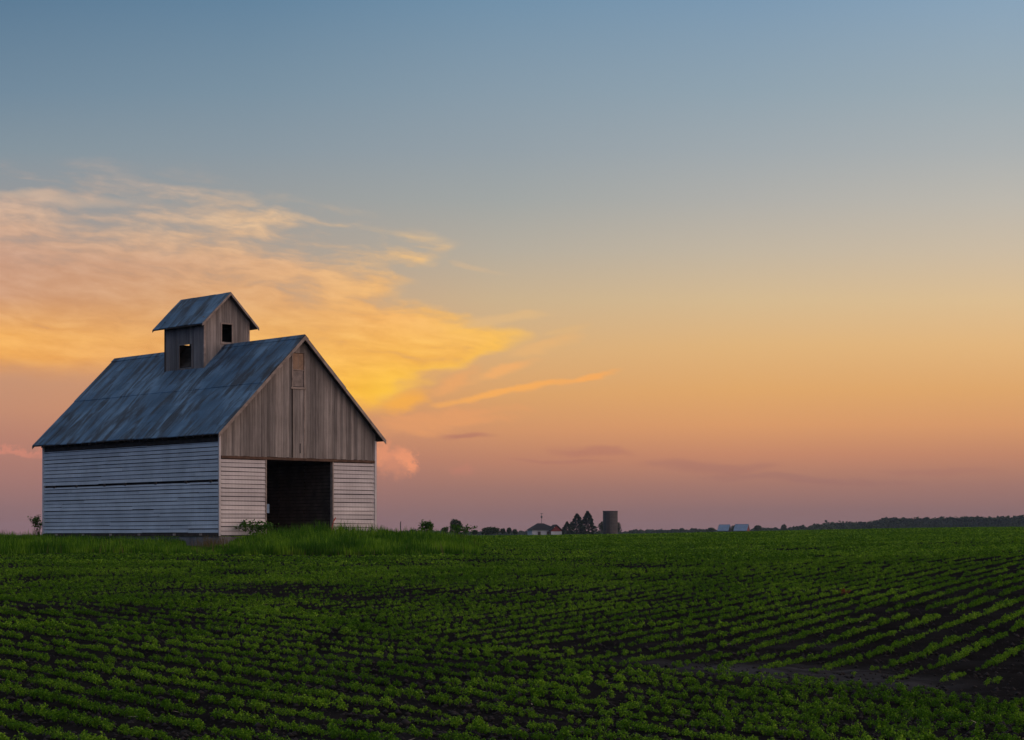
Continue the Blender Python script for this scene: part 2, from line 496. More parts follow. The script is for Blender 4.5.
q2, p2 = half(q, qw), half(p, pw)
for (x, y, a, la, lb, c, am, rg) in [
        (440, 422, -6, 95, 15, (234, 160, 104), .6, .9), (405, 402, -20, 30, 14, (250, 176, 72), .8, .5),
        (455, 380, -25, 34, 9, (238, 168, 104), .7, .6),
        (510, 391, -10, 92, 5, (247, 174, 94), .95, .5), (588, 378, -9, 44, 4.5, (246, 172, 96), .95, .5),
        (505, 371, -14, 42, 6, (243, 176, 108), .8, .6), (545, 348, -16, 40, 8, (232, 180, 118), .7, .7),
        (500, 318, -6, 60, 6, (228, 186, 130), .6, .7), (478, 266, 12, 30, 4, (208, 180, 146), .6, .7),
        (40, 196, 4, 110, 6, (200, 176, 156), .5, .7), (560, 332, -14, 30, 5, (226, 182, 124), .45, .7)]:
    sky = puff(sky, x, y, a, la, lb, c, am, rg, q2, p2)
# low pink cumulus heads and thin dusky bars above the skyline
cn = W.noise(W.xyz(W.mul(q, .085), W.mul(p, .085), 4.0), 1.0, 5, .62).outputs[0]
qc = W.add(q, W.mul(W.sub(cn, .5), 26.0)); pc = W.add(p, W.mul(W.sub(cn, .5), -22.0))
for (x, y, a, la, lb, c, am, rg) in [
        (392, 460, 35, 24, 17, (224, 146, 112), .6, .4), (405, 458, 60, 15, 11, (240, 154, 112), .75, .25), (412, 466, 70, 10, 7, (242, 154, 112), .7, .2), (380, 452, 0, 18, 12, (232, 150, 110), .6, .3),
        (462, 470, 0, 16, 8, (206, 130, 110), .28, .5), (14, 451, 4, 32, 4.5, (226, 142, 118), .5, .5), (46, 456, 4, 22, 4, (216, 138, 118), .35, .6)]:
    sky = puff(sky, x, y, a, la, lb, c, am, rg, qc, pc)
for (x, y, a, la, lb, c, am, rg) in [
        (467, 439, 0, 34, 3.5, (176, 116, 102), .6, .5), (590, 452, 4, 50, 6, (172, 112, 102), .4, .7), (560, 461, 2, 60, 3, (172, 114, 102), .35, .6),
        (715, 466, 2, 90, 7, (158, 108, 103), .35, .7), (800, 478, 2, 110, 5, (150, 106, 104), .3, .7), (930, 470, 1, 90, 4, (164, 112, 104), .25, .7)]:
    sky = puff(sky, x, y, a, la, lb, c, am, rg, q2, p2)

# --- rest of the dome: a Nishita dusk sky, with added unseen glows that light the barn and field
nish = W.new('ShaderNodeTexSky', sky_type='NISHITA')
nish.sun_disc = False; nish.sun_elevation = R(SUN_EL); nish.sun_rotation = R(SUN_AZ)
nish.air_density = 1.0; nish.dust_density = .6; nish.ozone_density = 2.0
BACK_S, FRONT_S = .10, 1.0
hz = W.m('SQRT', W.add(W.mul(DX, DX), W.mul(DY, DY)))
el_up = W.smooth(W.m('DIVIDE', DZ, W.m('MAXIMUM', hz, .02)), .30, .62)
az_off = W.smooth(W.m('DIVIDE', DY, W.m('MAXIMUM', hz, .02)), .93, .45)
away = W.m('MAXIMUM', el_up, az_off)
bg1 = W.new('ShaderNodeBackground'); W.l.new(sky, bg1.inputs[0]); bg1.inputs[1].default_value = FRONT_S
bg2 = W.new('ShaderNodeBackground'); W.l.new(nish.outputs[0], bg2.inputs[0]); bg2.inputs[1].default_value = BACK_S
tint = W.new('ShaderNodeBackground')
side = W.smooth(DX, -.25, .55)
low = W.smooth(DZ, .72, .22)
lowcol = W.mix(side, (.012, .095, .29, 1), (1.7, 1.16, 1.0, 1))  # added glows: blue low on the left, bright mauve low on the right
W.l.new(W.mix(low, (.31, .315, .325, 1), lowcol), tint.inputs[0]); tint.inputs[1].default_value = 1.0
dome = W.new('ShaderNodeAddShader'); W.l.new(bg2.outputs[0], dome.inputs[0]); W.l.new(tint.outputs[0], dome.inputs[1])
wm = W.new('ShaderNodeMixShader'); W.l.new(away, wm.inputs[0]); W.l.new(bg1.outputs[0], wm.inputs[1]); W.l.new(dome.outputs[0], wm.inputs[2])
W.l.new(wm.outputs[0], wout.inputs[0])

sun = bpy.data.lights.new('sun', 'SUN'); sun.energy = .10; sun.angle = R(12); sun.color = (1, .62, .32)
so = bpy.data.objects.new('sun', sun); COL.objects.link(so)
sd = Vector((math.sin(R(SUN_AZ)), math.cos(R(SUN_AZ)), math.tan(R(3))))
so.rotation_euler = sd.to_track_quat('Z', 'Y').to_euler(); so.location = (-60, 900, 60)

vs = scene.view_settings
scene.display_settings.display_device = 'sRGB'
vs.view_transform = 'Standard'; vs.look = 'None'; vs.exposure = 0; vs.gamma = 1; vs.use_curve_mapping = False

# ------------------------------------------------------------------ ground sheet
UP = [(-900, 600), (0, 599), (100, 601), (300, 614), (480, 651), (525, 653), (641, 660), (702, 663), (804, 667), (902, 675), (1024, 683), (1300, 694)]
LO = [(-900, 601), (0, 600), (100, 602), (300, 615), (480, 652), (525, 657), (641, 669), (702, 674), (804, 681), (902, 689), (1024, 706), (1300, 730)]
up_pl = np.array([ground_at(a, b) for a, b in UP]); lo_pl = np.array([ground_at(a, b) for a, b in LO])
up_pl = up_pl[np.argsort(up_pl[:, 0])]; lo_pl = lo_pl[np.argsort(lo_pl[:, 0])]


def strip(x, y):
    """signed place relative to the bare low strip: (y - lower edge, y - upper edge)"""
    return y - np.interp(x, lo_pl[:, 0], lo_pl[:, 1]), y - np.interp(x, up_pl[:, 0], up_pl[:, 1])


ang = np.concatenate([np.linspace(-180, -24, 40)[:-1], np.linspace(-24, 24, 240)[:-1], np.linspace(24, 180, 41)[:-1]])
rad = np.concatenate([[.6, 3, 8], np.geomspace(12, 320, 230), np.geomspace(340, 2400, 36)])
A, D = np.meshgrid(np.radians(ang), rad)
X, Y = np.sin(A) * D, np.cos(A) * D
Z = ground(X, Y) + (vnoise(X * 3.1, Y * 3.1, 9) - .5) * .05 * sstep(120, 60, D) + (vnoise(X * 9, Y * 9, 10) - .5) * .035 * sstep(60, 30, D)
na, nr = len(ang), len(rad)
vv = np.stack([X.ravel(), Y.ravel(), Z.ravel()], 1)
i, j = np.meshgrid(np.arange(nr - 1), np.arange(na), indexing='ij')
ff = np.stack([i * na + j, i * na + (j + 1) % na, (i + 1) * na + (j + 1) % na, (i + 1) * na + j], -1).reshape(-1, 4)
cap = np.stack([np.zeros(na - 2, int), np.arange(1, na - 1), np.arange(2, na), np.arange(2, na)], 1)
gme = mesh_np('ground', vv, ff, True)
sl, su = strip(vv[:, 0], vv[:, 1])
silt = (sstep(-.8, .5, sl) * sstep(.8, -.5, su) * sstep(.26, .17, vv[:, 0] / np.maximum(vv[:, 1], 5)) * sstep(.02, .12, vv[:, 0] / np.maximum(vv[:, 1], 5))).astype(np.float32)
patchy = vnoise(vv[:, 0] / 2.2, vv[:, 1] / 1.4, 31)
silt = np.maximum(silt, .2 * sstep(.78, .9, patchy).astype(np.float32)).astype(np.float32)
grown = (sstep(200, 290, np.hypot(vv[:, 0], vv[:, 1]))).astype(np.float32)
for nm, arr in (('silt', silt), ('grown', grown)):
    a = gme.attributes.new(nm, 'FLOAT', 'POINT'); a.data.foreach_set('value', arr)
tag(link('ground', gme, M['soil']), kind='structure')


# ------------------------------------------------------------------ crop
def rot_rand(n, r, up_bias=.6):
    """n random frames (a, b, nrm) whose normals lean upward"""
    nrm = r.normal(size=(n, 3)); nrm[:, 2] = np.abs(nrm[:, 2]) + up_bias
    nrm /= np.linalg.norm(nrm, axis=1, keepdims=True)
    a = np.cross(nrm, r.normal(size=(n, 3))); a /= np.linalg.norm(a, axis=1, keepdims=True)
    return a, np.cross(nrm, a), nrm


def leaf_quads(c, a, b, ln, wd, nrm=None, fold=0.0):
    """diamond leaf: base, left, tip, right"""
    ln = np.asarray(ln)[:, None]; wd = np.asarray(wd)[:, None]
    lift = 0 if nrm is None else nrm * (wd * fold)
    v = np.stack([c - a * ln * .5, c + b * wd * .5 + lift, c + a * ln * .5, c - b * wd * .5 + lift], 1)
    f = np.arange(len(c) * 4).reshape(-1, 4)
    return v.reshape(-1, 3), f


def bean_plant(r, tri, leaf, split):
    """a small bushy bean plant: trifoliate leaves on a low dome"""
    t = r.uniform(0, 2 * math.pi, tri); rr = np.sqrt(r.uniform(0, 1, tri)) * .080
    h = .15 * (1 - (rr / .10) ** 2 * .50) * r.uniform(.55, 1.08, tri)
    c = np.stack([np.cos(t) * rr, np.sin(t) * rr, h], 1)
    out = np.stack([np.cos(t) * .55, np.sin(t) * .55, np.full(tri, .75)], 1) + r.normal(size=(tri, 3)) * .38
    out /= np.linalg.norm(out, axis=1, keepdims=True)
    if split:
        cs, aa, bb, nn = [], [], [], []
        for k in range(tri):
            n0 = Vector(out[k]); a0 = n0.orthogonal().normalized(); b0 = n0.cross(a0); th = r.uniform(0, 6.28)
            for q3 in (-1.9, 0, 1.9):
                d0 = a0 * math.cos(th + q3) + b0 * math.sin(th + q3)
                n2 = (n0 + Vector(r.normal(size=3)) * .25).normalized(); d0 = (d0 - n2 * d0.dot(n2)).normalized()
                cs.append(Vector(c[k]) + d0 * leaf * .55); aa.append(d0); bb.append(n2.cross(d0)); nn.append(n2)
        cs, aa, bb, nn = map(np.array, (cs, aa, bb, nn))
        m = len(cs); s = r.uniform(.75, 1.15, m) * leaf
        v1, f1 = leaf_quads(cs, aa, bb, s, s * .68, nn, .25)
        # stalks carrying the leaves
        b0 = np.zeros((tri, 3)); b0[:, 2] = -.02; w0 = np.stack([-np.sin(t), np.cos(t), t * 0], 1) * .0022
        m0 = c * [.35, .35, .62]
        v2 = np.stack([b0 - w0, b0 + w0, m0 + w0, m0 - w0, m0 - w0, m0 + w0, c + w0, c - w0], 1).reshape(-1, 3)
        f2 = np.arange(tri * 8).reshape(-1, 4) + len(v1)
        return np.concatenate([v1, v2]), np.concatenate([f1, f2])
    a = np.cross(out, r.normal(size=(tri, 3))); a /= np.linalg.norm(a, axis=1, keepdims=True); b = np.cross(out, a)
    s = r.uniform(.75, 1.2, tri) * leaf
    return leaf_quads(c, a, b, s, s * .8, out, .15)


def scatter(protos, pos, yaw, scale, hs, r):
    """copies of the protos' arrays at pos as one (verts, faces)"""
    V, F, base = [], [], 0
    pick = r.integers(0, len(protos), len(pos))
    for k, (pv, pf) in enumerate(protos):
        s = pick == k; n = int(s.sum())
        if not n: continue
        cy, sy = np.cos(yaw[s])[:, None], np.sin(yaw[s])[:, None]
        x = (pv[None, :, 0] * cy - pv[None, :, 1] * sy) * scale[s][:, None] + pos[s][:, 0:1]
        y = (pv[None, :, 0] * sy + pv[None, :, 1] * cy) * scale[s][:, None] + pos[s][:, 1:2]
        z = pv[None, :, 2] * (scale[s] * hs[s])[:, None] + pos[s][:, 2:3]
        V.append(np.stack([x, y, z], -1).reshape(-1, 3))
        F.append((pf[None] + (np.arange(n) * len(pv))[:, None, None] + base).reshape(-1, pf.shape[1]))
        base += n * len(pv)
    return np.concatenate(V), np.concatenate(F)


def rows(dirv, gap, along_step, lo, hi, half):
    """points on straight drilled rows, slightly wandering, inside the wedge the field covers"""
    dx, dy = dirv; nx, ny = -dy, dx
    ext = hi * 1.25
    ks = np.arange(-int(ext / gap), int(ext / gap) + 1)
    ts = np.arange(-ext, ext, along_step)
    K, T = np.meshgrid(ks, ts, indexing='ij')
    T = T + rng.uniform(-.45, .45, T.shape) * along_step
    K = K * gap
    off = (vnoise(T / 5.0, K * 0 + K / gap * 7.3, 21) - .5) * .14 + rng.normal(0, .03, T.shape)
    x = (dx * T + nx * (K + off)); y = (dy * T + ny * (K + off))
    ok = (y > lo) & (y < hi) & (np.abs(x) < half * y + 2.5)
    return x[ok], y[ok]


def norm2(a, b):
    n = math.hypot(a, b); return a / n, b / n


DIR_A, DIR_B = norm2(-.566, .824), norm2(.44, 1.0)
HALF = .31


def in_barnyard(x, y, gap=0.0):
    pxx = HX + FPX * x / y
    front = 73.5 + 1.2 * np.sin(pxx / 60.0)
    return (y > front - gap) & (y < 125) & (pxx < 484 - np.clip((y - 74) * .2, 0, 6))


def clean(x, y, seed, block):
    sl, su = strip(x, y)
    keep = (sl < .6) if block == 'A' else (su > -1.0)
    bare = vnoise(x / 3.4, y / 2.0, seed) * .6 + vnoise(x / 1.1, y / .8, seed + 1) * .4
    near = np.exp(-(np.minimum(np.abs(sl), np.abs(su)) / 1.6) ** 2) * .22 * sstep(-.05, .1, x / y)
    mid = np.exp(-((y - 41) / 5.0) ** 2) * .07 * sstep(-.02, -.1, x / y)
    thin = bare + near + mid
    keep &= rng.uniform(0, 1, len(x)) > sstep(.70, .88, thin) * .95
    keep &= rng.uniform(0, 1, len(x)) > (.05 if block == 'A' else .02) + (.30 if block == 'A' else .14) * sstep(.60, .78, vnoise(x / .45, y / .45, seed + 5))
    keep &= ~in_barnyard(x, y, 1.5)
    size = 1.0 - .45 * sstep(.52, .80, thin)
    return x[keep], y[keep], size[keep]


pr = np.random.default_rng(3)
LOD0 = [bean_plant(pr, 22, .037, True) for _ in range(8)]
LOD1 = [bean_plant(pr, 12, .050, True) for _ in range(6)]
LOD2 = [bean_plant(pr, 11, .095, False) for _ in range(6)]
LOD3 = [bean_plant(pr, 6, .14, False) for _ in range(6)]

pa = clean(*rows(DIR_A, .64, .085, 13, 46, HALF), 41, 'A')
pb = clean(*rows(DIR_B, .56, .105, 18, 132, HALF), 43, 'B')
pc_ = clean(*rows(DIR_B, .56, .40, 132, 300, HALF), 43, 'B')
px_ = np.concatenate([pa[0], pb[0], pc_[0]]); py_ = np.concatenate([pa[1], pb[1], pc_[1]]); ps_ = np.concatenate([pa[2], pb[2], pc_[2]])
pz_ = ground(px_, py_) - .012
yaw_ = rng.uniform(0, 6.283, len(px_))
gro = vnoise(px_ / 9.0, py_ / 9.0, 51)
sc_ = ps_ * rng.uniform(.55, 1.08, len(px_)) * (.82 + .3 * gro) * np.where(np.arange(len(px_)) < len(pa[0]), .70, .70)
hs_ = rng.uniform(.85, 1.2, len(px_))
# the 300 plants that stand largest in the picture are things of their own
vis = np.abs(px_) < .262 * py_
vis &= (HY - FPX * (pz_ + .08 - EYE) / py_) < 742
order = np.argsort(np.where(vis, py_, 1e9))[:300]
single = np.zeros(len(px_), bool); single[order] = True
rest = ~single
V, F, base = [], [], 0
for protos, a, b, grow in ((LOD0, 0, 30, 1.0), (LOD1, 30, 62, 1.05), (LOD2, 62, 132, 1.12), (LOD3, 132, 400, 1.35)):
    s = rest & (py_ >= a) & (py_ < b)
    if not s.any(): continue
    v, f = scatter(protos, np.stack([px_[s], py_[s], pz_[s]], 1), yaw_[s], sc_[s] * grow, hs_[s], rng)
    V.append(v); F.append(f + base); base += len(v)
crop = link('bean_crop', mesh_np('bean_crop', np.concatenate(V), np.concatenate(F)), M['crop'])
tag(crop, 'rows of young green beans covering the dark field up to the skyline', 'crop', kind='stuff')
pm = [mesh_np('bean_plant', v, f) for v, f in LOD0]
for me in pm: me.materials.append(M['crop'])
for n, k in enumerate(order):
    o = bpy.data.objects.new('bean_plant', pm[n % len(pm)]); COL.objects.link(o)
    o.location = (px_[k], py_[k], pz_[k]); o.rotation_euler = (0, 0, yaw_[k]); o.scale = (sc_[k], sc_[k], sc_[k] * hs_[k])
    tag(o, 'small bushy green bean plant in the nearest rows along the bottom edge of the photo', 'plant', 'bean plants in the nearest rows')

# straw left on the soil
n = 110
sx = rng.uniform(-.27, .27, n); sy = 16 + 45 * rng.uniform(0, 1, n) ** 1.5; sx = sx * sy
a_, b_, n_ = rot_rand(n, rng, 5.0)
v, f = leaf_quads(np.stack([sx, sy, ground(sx, sy) + .035], 1), a_, b_, rng.uniform(.05, .17, n), rng.uniform(.010, .02, n))
tag(link('straw_litter', mesh_np('straw_litter', v, f), M['straw']), 'pale bits of old straw lying on the dark soil', 'straw', kind='stuff')

# clods of dry earth between the rows
n = 16000
sy = 15 + 34 * rng.uniform(0, 1, n) ** 1.4; sx = rng.uniform(-.29, .29, n) * sy
cs_ = rng.uniform(.010, .034, n) * rng.uniform(.6, 1.5, n); sq = rng.uniform(.4, .8, (n, 1))
base8 = np.array([(1, 0, 0), (0, 1, 0), (-1, 0, 0), (0, -1, 0), (0, 0, 1), (0, 0, -1)], float)
pts = base8[None] * cs_[:, None, None] * rng.uniform(.6, 1.4, (n, 6, 1)); pts[:, :, 2] *= sq
th = rng.uniform(0, 6.28, n); c2, s2 = np.cos(th)[:, None], np.sin(th)[:, None]
v = np.stack([pts[:, :, 0] * c2 - pts[:, :, 1] * s2 + sx[:, None], pts[:, :, 0] * s2 + pts[:, :, 1] * c2 + sy[:, None], pts[:, :, 2] + (ground(sx, sy) + cs_ * .2)[:, None]], -1).reshape(-1, 3)
tri = np.array([(0, 1, 4), (1, 2, 4), (2, 3, 4), (3, 0, 4), (1, 0, 5), (2, 1, 5), (3, 2, 5), (0, 3, 5)])
f = (tri[None] + (np.arange(n) * 6)[:, None, None]).reshape(-1, 3)
tag(link('soil_clods', mesh_np('soil_clods', v, f), M['clod']), 'dark crumbs of earth scattered between the bean rows', 'soil', kind='stuff')

# ------------------------------------------------------------------ tall grass round the barn
BX, BY, BZ, BROT = -.14625 * 87.0, 87.0, 1.787, R(42.2)
LEN, WID = 15.35, 8.6


def barn_local(x, y):
    dx, dy = x - BX, y - BY; c, s = math.cos(BROT), math.sin(BROT)
    return dx * c + dy * s, -dx * s + dy * c


def grass_field(n, seed):
    r = np.random.default_rng(seed)
    y = 73.0 + 34 * r.uniform(0, 1, n) ** 1.25; pxx = r.uniform(-90, 490, n); x = (pxx - HX) / FPX * y
    lx, ly = barn_local(x, y)
    ok = in_barnyard(x, y) & ~((lx > -.12) & (lx < WID + .1) & (ly > -.1) & (ly < LEN + .2))
    ok &= ~((ly > 0) & (lx > 0))
    ok &= ~((pxx > 186) & (pxx < 229) & (y > 82))             # trodden ground before the footing
    return x[ok], y[ok], pxx[ok], r


def blades(x, y, h, w, r, seg=2, lean=.35):
    n = len(x); z = ground(x, y) - .03
    t = r.uniform(0, 6.283, n); d = np.stack([np.cos(t), np.sin(t)], 1); s = np.stack([-d[:, 1], d[:, 0]], 1)
    ln = r.uniform(.05, lean, n) * h
    V = []
    for k in range(seg + 1):
        u = k / seg; ww = w * (1 - u) ** .8 * .5 + .002
        cx = x + d[:, 0] * ln * u * u; cy = y + d[:, 1] * ln * u * u; cz = z + h * (u - .12 * u * u)
        V.append(np.stack([cx - s[:, 0] * ww, cy - s[:, 1] * ww, cz], 1)); V.append(np.stack([cx + s[:, 0] * ww, cy + s[:, 1] * ww, cz], 1))
    V = np.stack(V, 1); m = V.shape[1]
    F = np.stack([np.stack([np.arange(n) * m + 2 * k, np.arange(n) * m + 2 * k + 1, np.arange(n) * m + 2 * k + 3, np.arange(n) * m + 2 * k + 2], 1) for k in range(seg)], 1)
    return V.reshape(-1, 3), F.reshape(-1, 4)


x, y, pxx, r = grass_field(90000, 8)
hmap = np.interp(pxx, [-90, 0, 44, 180, 192, 226, 240, 275, 310, 345, 400, 440, 470, 488], [.52, .52, .50, .42, .18, .20, .32, .58, .66, .64, .54, .52, .42, .15])
tuft = vnoise(x / .9, y / .9, 61) * .6 + vnoise(x / .35, y / .35, 62) * .4
h = hmap * (.30 + 1.25 * tuft) * r.uniform(.75, 1.2, len(x)) * sstep(72.5, 75.5, y - 1.2 * np.sin(pxx / 60.0) + .8 * r.uniform(0, 1, len(x)))
h = np.maximum(h, .06)
v, f = blades(x, y, h, r.uniform(.02, .045, len(x)), r)
tag(link('tall_grass', mesh_np('tall_grass', v, f), M['grass']), 'tall lush grass growing in a bank round the foot of the barn', 'grass', kind='stuff')
# dry stems at the foot of the bank
n = 1300; pxx = np.concatenate([rng.normal(318, 26, n // 2), rng.normal(212, 8, n // 5), rng.uniform(0, 480, n - n // 2 - n // 5)])
y = np.concatenate([rng.uniform(73.0, 75.4, n // 2), rng.uniform(82, 85, n // 5), rng.uniform(73.5, 82, n - n // 2 - n // 5)]); x = (pxx - HX) / FPX * y
hh = np.concatenate([rng.uniform(.1, .32, n // 2), rng.uniform(.2, .62, n // 5), rng.uniform(.2, .6, n - n // 2 - n // 5)])
v, f = blades(x, y, hh, np.full(n, .018), rng)
tag(link('dry_grass', mesh_np('dry_grass', v, f), M['dry_grass']), 'dry tan grass stems at the foot of the green bank', 'grass', kind='stuff')

# ------------------------------------------------------------------ the barn (corn crib)
barn = empty('corn_crib_barn', (BX, BY, BZ), BROT)
tag(barn, 'old white slatted barn with grey plank gable, blue metal roof, dark doorway and small cupola', 'barn')
RIDGE_X, RIDGE_Z, EAVE_X, EAVE_Z = 4.3, 8.99, .32, 4.46
SLOPE = (RIDGE_Z - EAVE_Z) / (RIDGE_X + EAVE_X)
rz = lambda x: RIDGE_Z - abs(x - RIDGE_X) * SLOPE            # top of the roof above x
jr = random.Random(4)
front = lambda u, n, z: (u, -n, z)
side = lambda u, n, z: (-n, u, z)
rear = lambda u, n, z: (u, LEN + n, z)
far = lambda u, n, z: (WID + n, u, z)


def lap(mb, P, u0, u1, z0, z1, step, skip=(), joints=0, sag=.012):
    """lapped boards, each one's lower edge standing proud"""
    z = z0
    while z < z1 - .03:
        t = min(z + step * jr.uniform(.93, 1.07), z1)
        if not any(a < (z + t) / 2 < b for a, b in skip):
            cuts = sorted([u0, u1] + [jr.uniform(u0 + 1, u1 - 1) for _ in range(joints)])
            for a, b in zip(cuts, cuts[1:]):
                dz0, dz1 = jr.uniform(-sag, sag), jr.uniform(-sag, sag); pr_ = jr.uniform(.030, .048)
                a2, b2 = a + .004, b - .004
                mb.hexa([P(a2, 0, z + .022 + dz0), P(b2, 0, z + .022 + dz1), P(b2, pr_, z + .022 + dz1), P(a2, pr_, z + .022 + dz0),
                         P(a2, -.012, t - .006 + dz0), P(b2, -.012, t - .006 + dz1), P(b2, .012, t - .006 + dz1), P(a2, .012, t - .006 + dz0)])
        z = t


# side wall toward the camera: two courses parted by an open line, dark open strip under the eave
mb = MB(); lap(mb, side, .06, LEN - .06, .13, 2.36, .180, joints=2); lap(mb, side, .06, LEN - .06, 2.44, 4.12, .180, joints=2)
side_wall = mb.build('side_wall', M['white_side_bluelit'], barn)
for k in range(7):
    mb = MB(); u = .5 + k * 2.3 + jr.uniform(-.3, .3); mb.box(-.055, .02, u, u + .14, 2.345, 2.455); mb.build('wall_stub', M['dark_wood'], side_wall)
mb = MB(); lap(mb, far, .06, LEN - .06, .13, 4.5, .205, joints=2); mb.build('side_wall', M['white_side_bluelit'], barn)
# dark sheets added behind the slats, standing in for the shaded inside
mb = MB(); mb.box(.16, .20, .15, LEN - .15, .05, 4.62); mb.build('crib_dark_backing', M['dark_wood'], barn)
mb = MB(); mb.box(WID - .20, WID - .16, .15, LEN - .15, .05, 4.62); mb.build('crib_dark_backing', M['dark_wood'], barn)
mb = MB(); mb.box(-.01, .14, .10, LEN - .10, 4.14, 4.30); mb.build('wall_plate', M['dark_wood'], barn)
for k in range(24):
    y0 = .35 + k * .64; mb = MB(); x0, x1 = -.26, .10
    mb.hexa([(x0, y0, rz(x0) - .20), (x1, y0, rz(x1) - .22), (x1, y0 + .05, rz(x1) - .22), (x0, y0 + .05, rz(x0) - .20),
             (x0, y0, rz(x0) - .065), (x1, y0, rz(x1) - .065), (x1, y0 + .05, rz(x1) - .065), (x0, y0 + .05, rz(x0) - .065)])
    mb.build('rafter_tail', M['dark_wood'], barn)
# front panels either side of the doorway
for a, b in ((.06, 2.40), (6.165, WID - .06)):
    mb = MB(); lap(mb, front, a, b, .02 if a < 1 else .02, 3.36, .190); pan = mb.build('slat_panel', M['white_front_warmlit'], barn)
    mb = MB(); mb.box(a + .05, b - .05, .06, .10, .0, 3.4); mb.build('panel_dark_backing', M['dark_wood'], pan)  # dark sheet added behind the panel slats for the shade inside
for a in (2.40, 6.105):
    mb = MB(); mb.box(a, a + .06, -.055, .12, .0, 3.38); mb.build('door_jamb', M['trim'], barn)
mb = MB(); mb.box(2.462, 2.60, -.052, .0, 1.02, 1.42); mb.build('scrap_board', M['blue_scrap'], barn)
# corner boards
for (x0, x1, y0, y1) in ((-.05, .03, -.055, .03), (WID - .055, WID + .05, -.055, .055), (-.05, .055, LEN - .055, LEN + .05)):
    mb = MB(); mb.box(x0, x1, y0, y1, .0, 4.4); mb.build('corner_board', M['white_front_warmlit'] if y0 < 0 else M['white_side_bluelit'], barn)
# header over the doorway
mb = MB(); mb.box(.06, WID - .06, -.075, .05, 3.385, 3.50); mb.build('header_beam', M['beam'], barn, .008)
mb = MB(); mb.box(-.06, .10, .0, LEN, -.02, .125); sill = mb.build('sill_beam', M['dark_wood'], barn)
for k in range(6):
    mb = MB(); u = 1.0 + k * 2.6 + jr.uniform(-.3, .3); mb.box(-.085, -.058, u, u + .2, .02, .115); mb.build('beam_end', M['trim'], sill)
mb = MB(); mb.box(-.02, .60, -.02, 3.2, -.60, -.022); mb.build('footing', M['concrete'], barn, .015)
mb = MB(); mb.box(.62, WID, .10, 1.0, -.75, -.06); mb.box(.02, .4, 3.25, LEN, -.6, -.03); mb.box(WID - .4, WID, 1.02, LEN, -.75, -.06); mb.build('footing', M['concrete'], barn)


def plank_gable(mb, P, xa, xb, bottom, roof, wid, hole=None, splits=(), proud=.0):
    """upright boards under a pitched roof line, leaving the hole (x0,x1,z0,z1) open"""
    xs = [xa]
    marks = sorted([m for m in splits if xa < m < xb] + [xb])
    for mk in marks:
        n = max(1, round((mk - xs[-1]) / wid)); a = xs[-1]
        xs += [a + (mk - a) * (k + (jr.uniform(-.18, .18) if k < n else 0)) / n for k in range(1, n)] + [mk]
    for a, b in zip(xs, xs[1:]):
        o = jr.uniform(0, .014) + proud; a2, b2 = a + .004, b - .004
        spans = [(bottom + jr.uniform(-.015, .015), None)]
        if hole and hole[0] - .01 < (a + b) / 2 < hole[1] + .01:
            spans = [(bottom, hole[2]), (hole[3], None)]
        for z0, z1 in spans:
            ta, tb = (roof(a2), roof(b2)) if z1 is None else (z1, z1)
            mb.hexa([P(a2, o, z0), P(b2, o, z0), P(b2, o + .022, z0), P(a2, o + .022, z0),
                     P(a2, o, ta), P(b2, o, tb), P(b2, o + .022, tb), P(a2, o + .022, ta)])


under = lambda x: rz(x) - .07
mb = MB(); plank_gable(mb, front, .0, WID, 3.505, under, .155, (3.87, 4.52, 6.70, 8.22), (3.87, RIDGE_X, 4.52))
gable = mb.build('gable_wall', M['grey_boards'], barn)
# dividing battens of the tall hatch below the loft door
for x0 in (3.845, 4.50):
    mb = MB(); mb.box(x0, x0 + .045, -.062, -.038, 3.52, 6.62); mb.build('hatch_batten', M['dark_wood'] if x0 < 4 else M['trim'], gable)
mb = MB(); mb.box(4.27, 4.33, -.042, -.037, 3.72, 4.16); mb.build('hatch_slot_shade', M['glass'], gable)  # dark plate on the boards standing in for the shade of an open hole
loft = MB(); loft.box(3.90, 4.49, -.020, .01, 7.46, 8.20); loft = loft.build('loft_door', M['loft_new'], gable); loft['label'] = 'orange upper loft door panel'
mb = MB(); mb.box(3.90, 4.49, -.015, .015, 6.72, 7.44); mb.build('lower_panel', M['loft_old'], loft)
mb = MB(); mb.box(3.83, 3.885, -.06, -.005, 6.68, 8.26); mb.box(4.505, 4.56, -.06, -.005, 6.68, 8.26); mb.box(3.78, 4.60, -.075, -.005, 6.60, 6.675); mb.box(3.89, 4.50, -.05, -.022, 7.435, 7.475)
mb.box(4.185, 4.205, -.026, -.021, 7.48, 8.19)
mb.build('door_frame', M['trim'], loft)
# rear wall with a closed drive-through door
mb = MB(); plank_gable(mb, rear, .0, WID, .02, under, .24, None, (RIDGE_X,)); mb.build('rear_wall', M['grey_boards'], barn)
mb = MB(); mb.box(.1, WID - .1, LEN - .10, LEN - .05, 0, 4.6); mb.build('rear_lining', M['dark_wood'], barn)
# cribs: slatted walls along the driveway, loft floor, earth floor
for x0, sgn in ((2.36, 1), (6.20, -1)):
    mb = MB(); z = .1
    while z < 3.3:
        mb.box(x0 - .012, x0 + .012, .15, LEN - .2, z, z + .115); z += .16
    cw = mb.build('crib_wall', M['inner'], barn)
    for k in range(8):
        mb = MB(); mb.box(x0 - sgn * .13 - .035, x0 - sgn * .13 + .035, .4 + k * 2, .5 + k * 2, 0, 3.4); mb.build('stud', M['dark_wood'], cw)
mb = MB(); mb.box(.2, WID - .2, .14, LEN - .12, 3.40, 3.44); mb.build('loft_floor', M['dark_wood'], barn)
mb = MB(); mb.box(.1, WID - .1, .12, LEN - .12, -.22, -.04); mb.build('floor_slab', M['concrete'], barn)


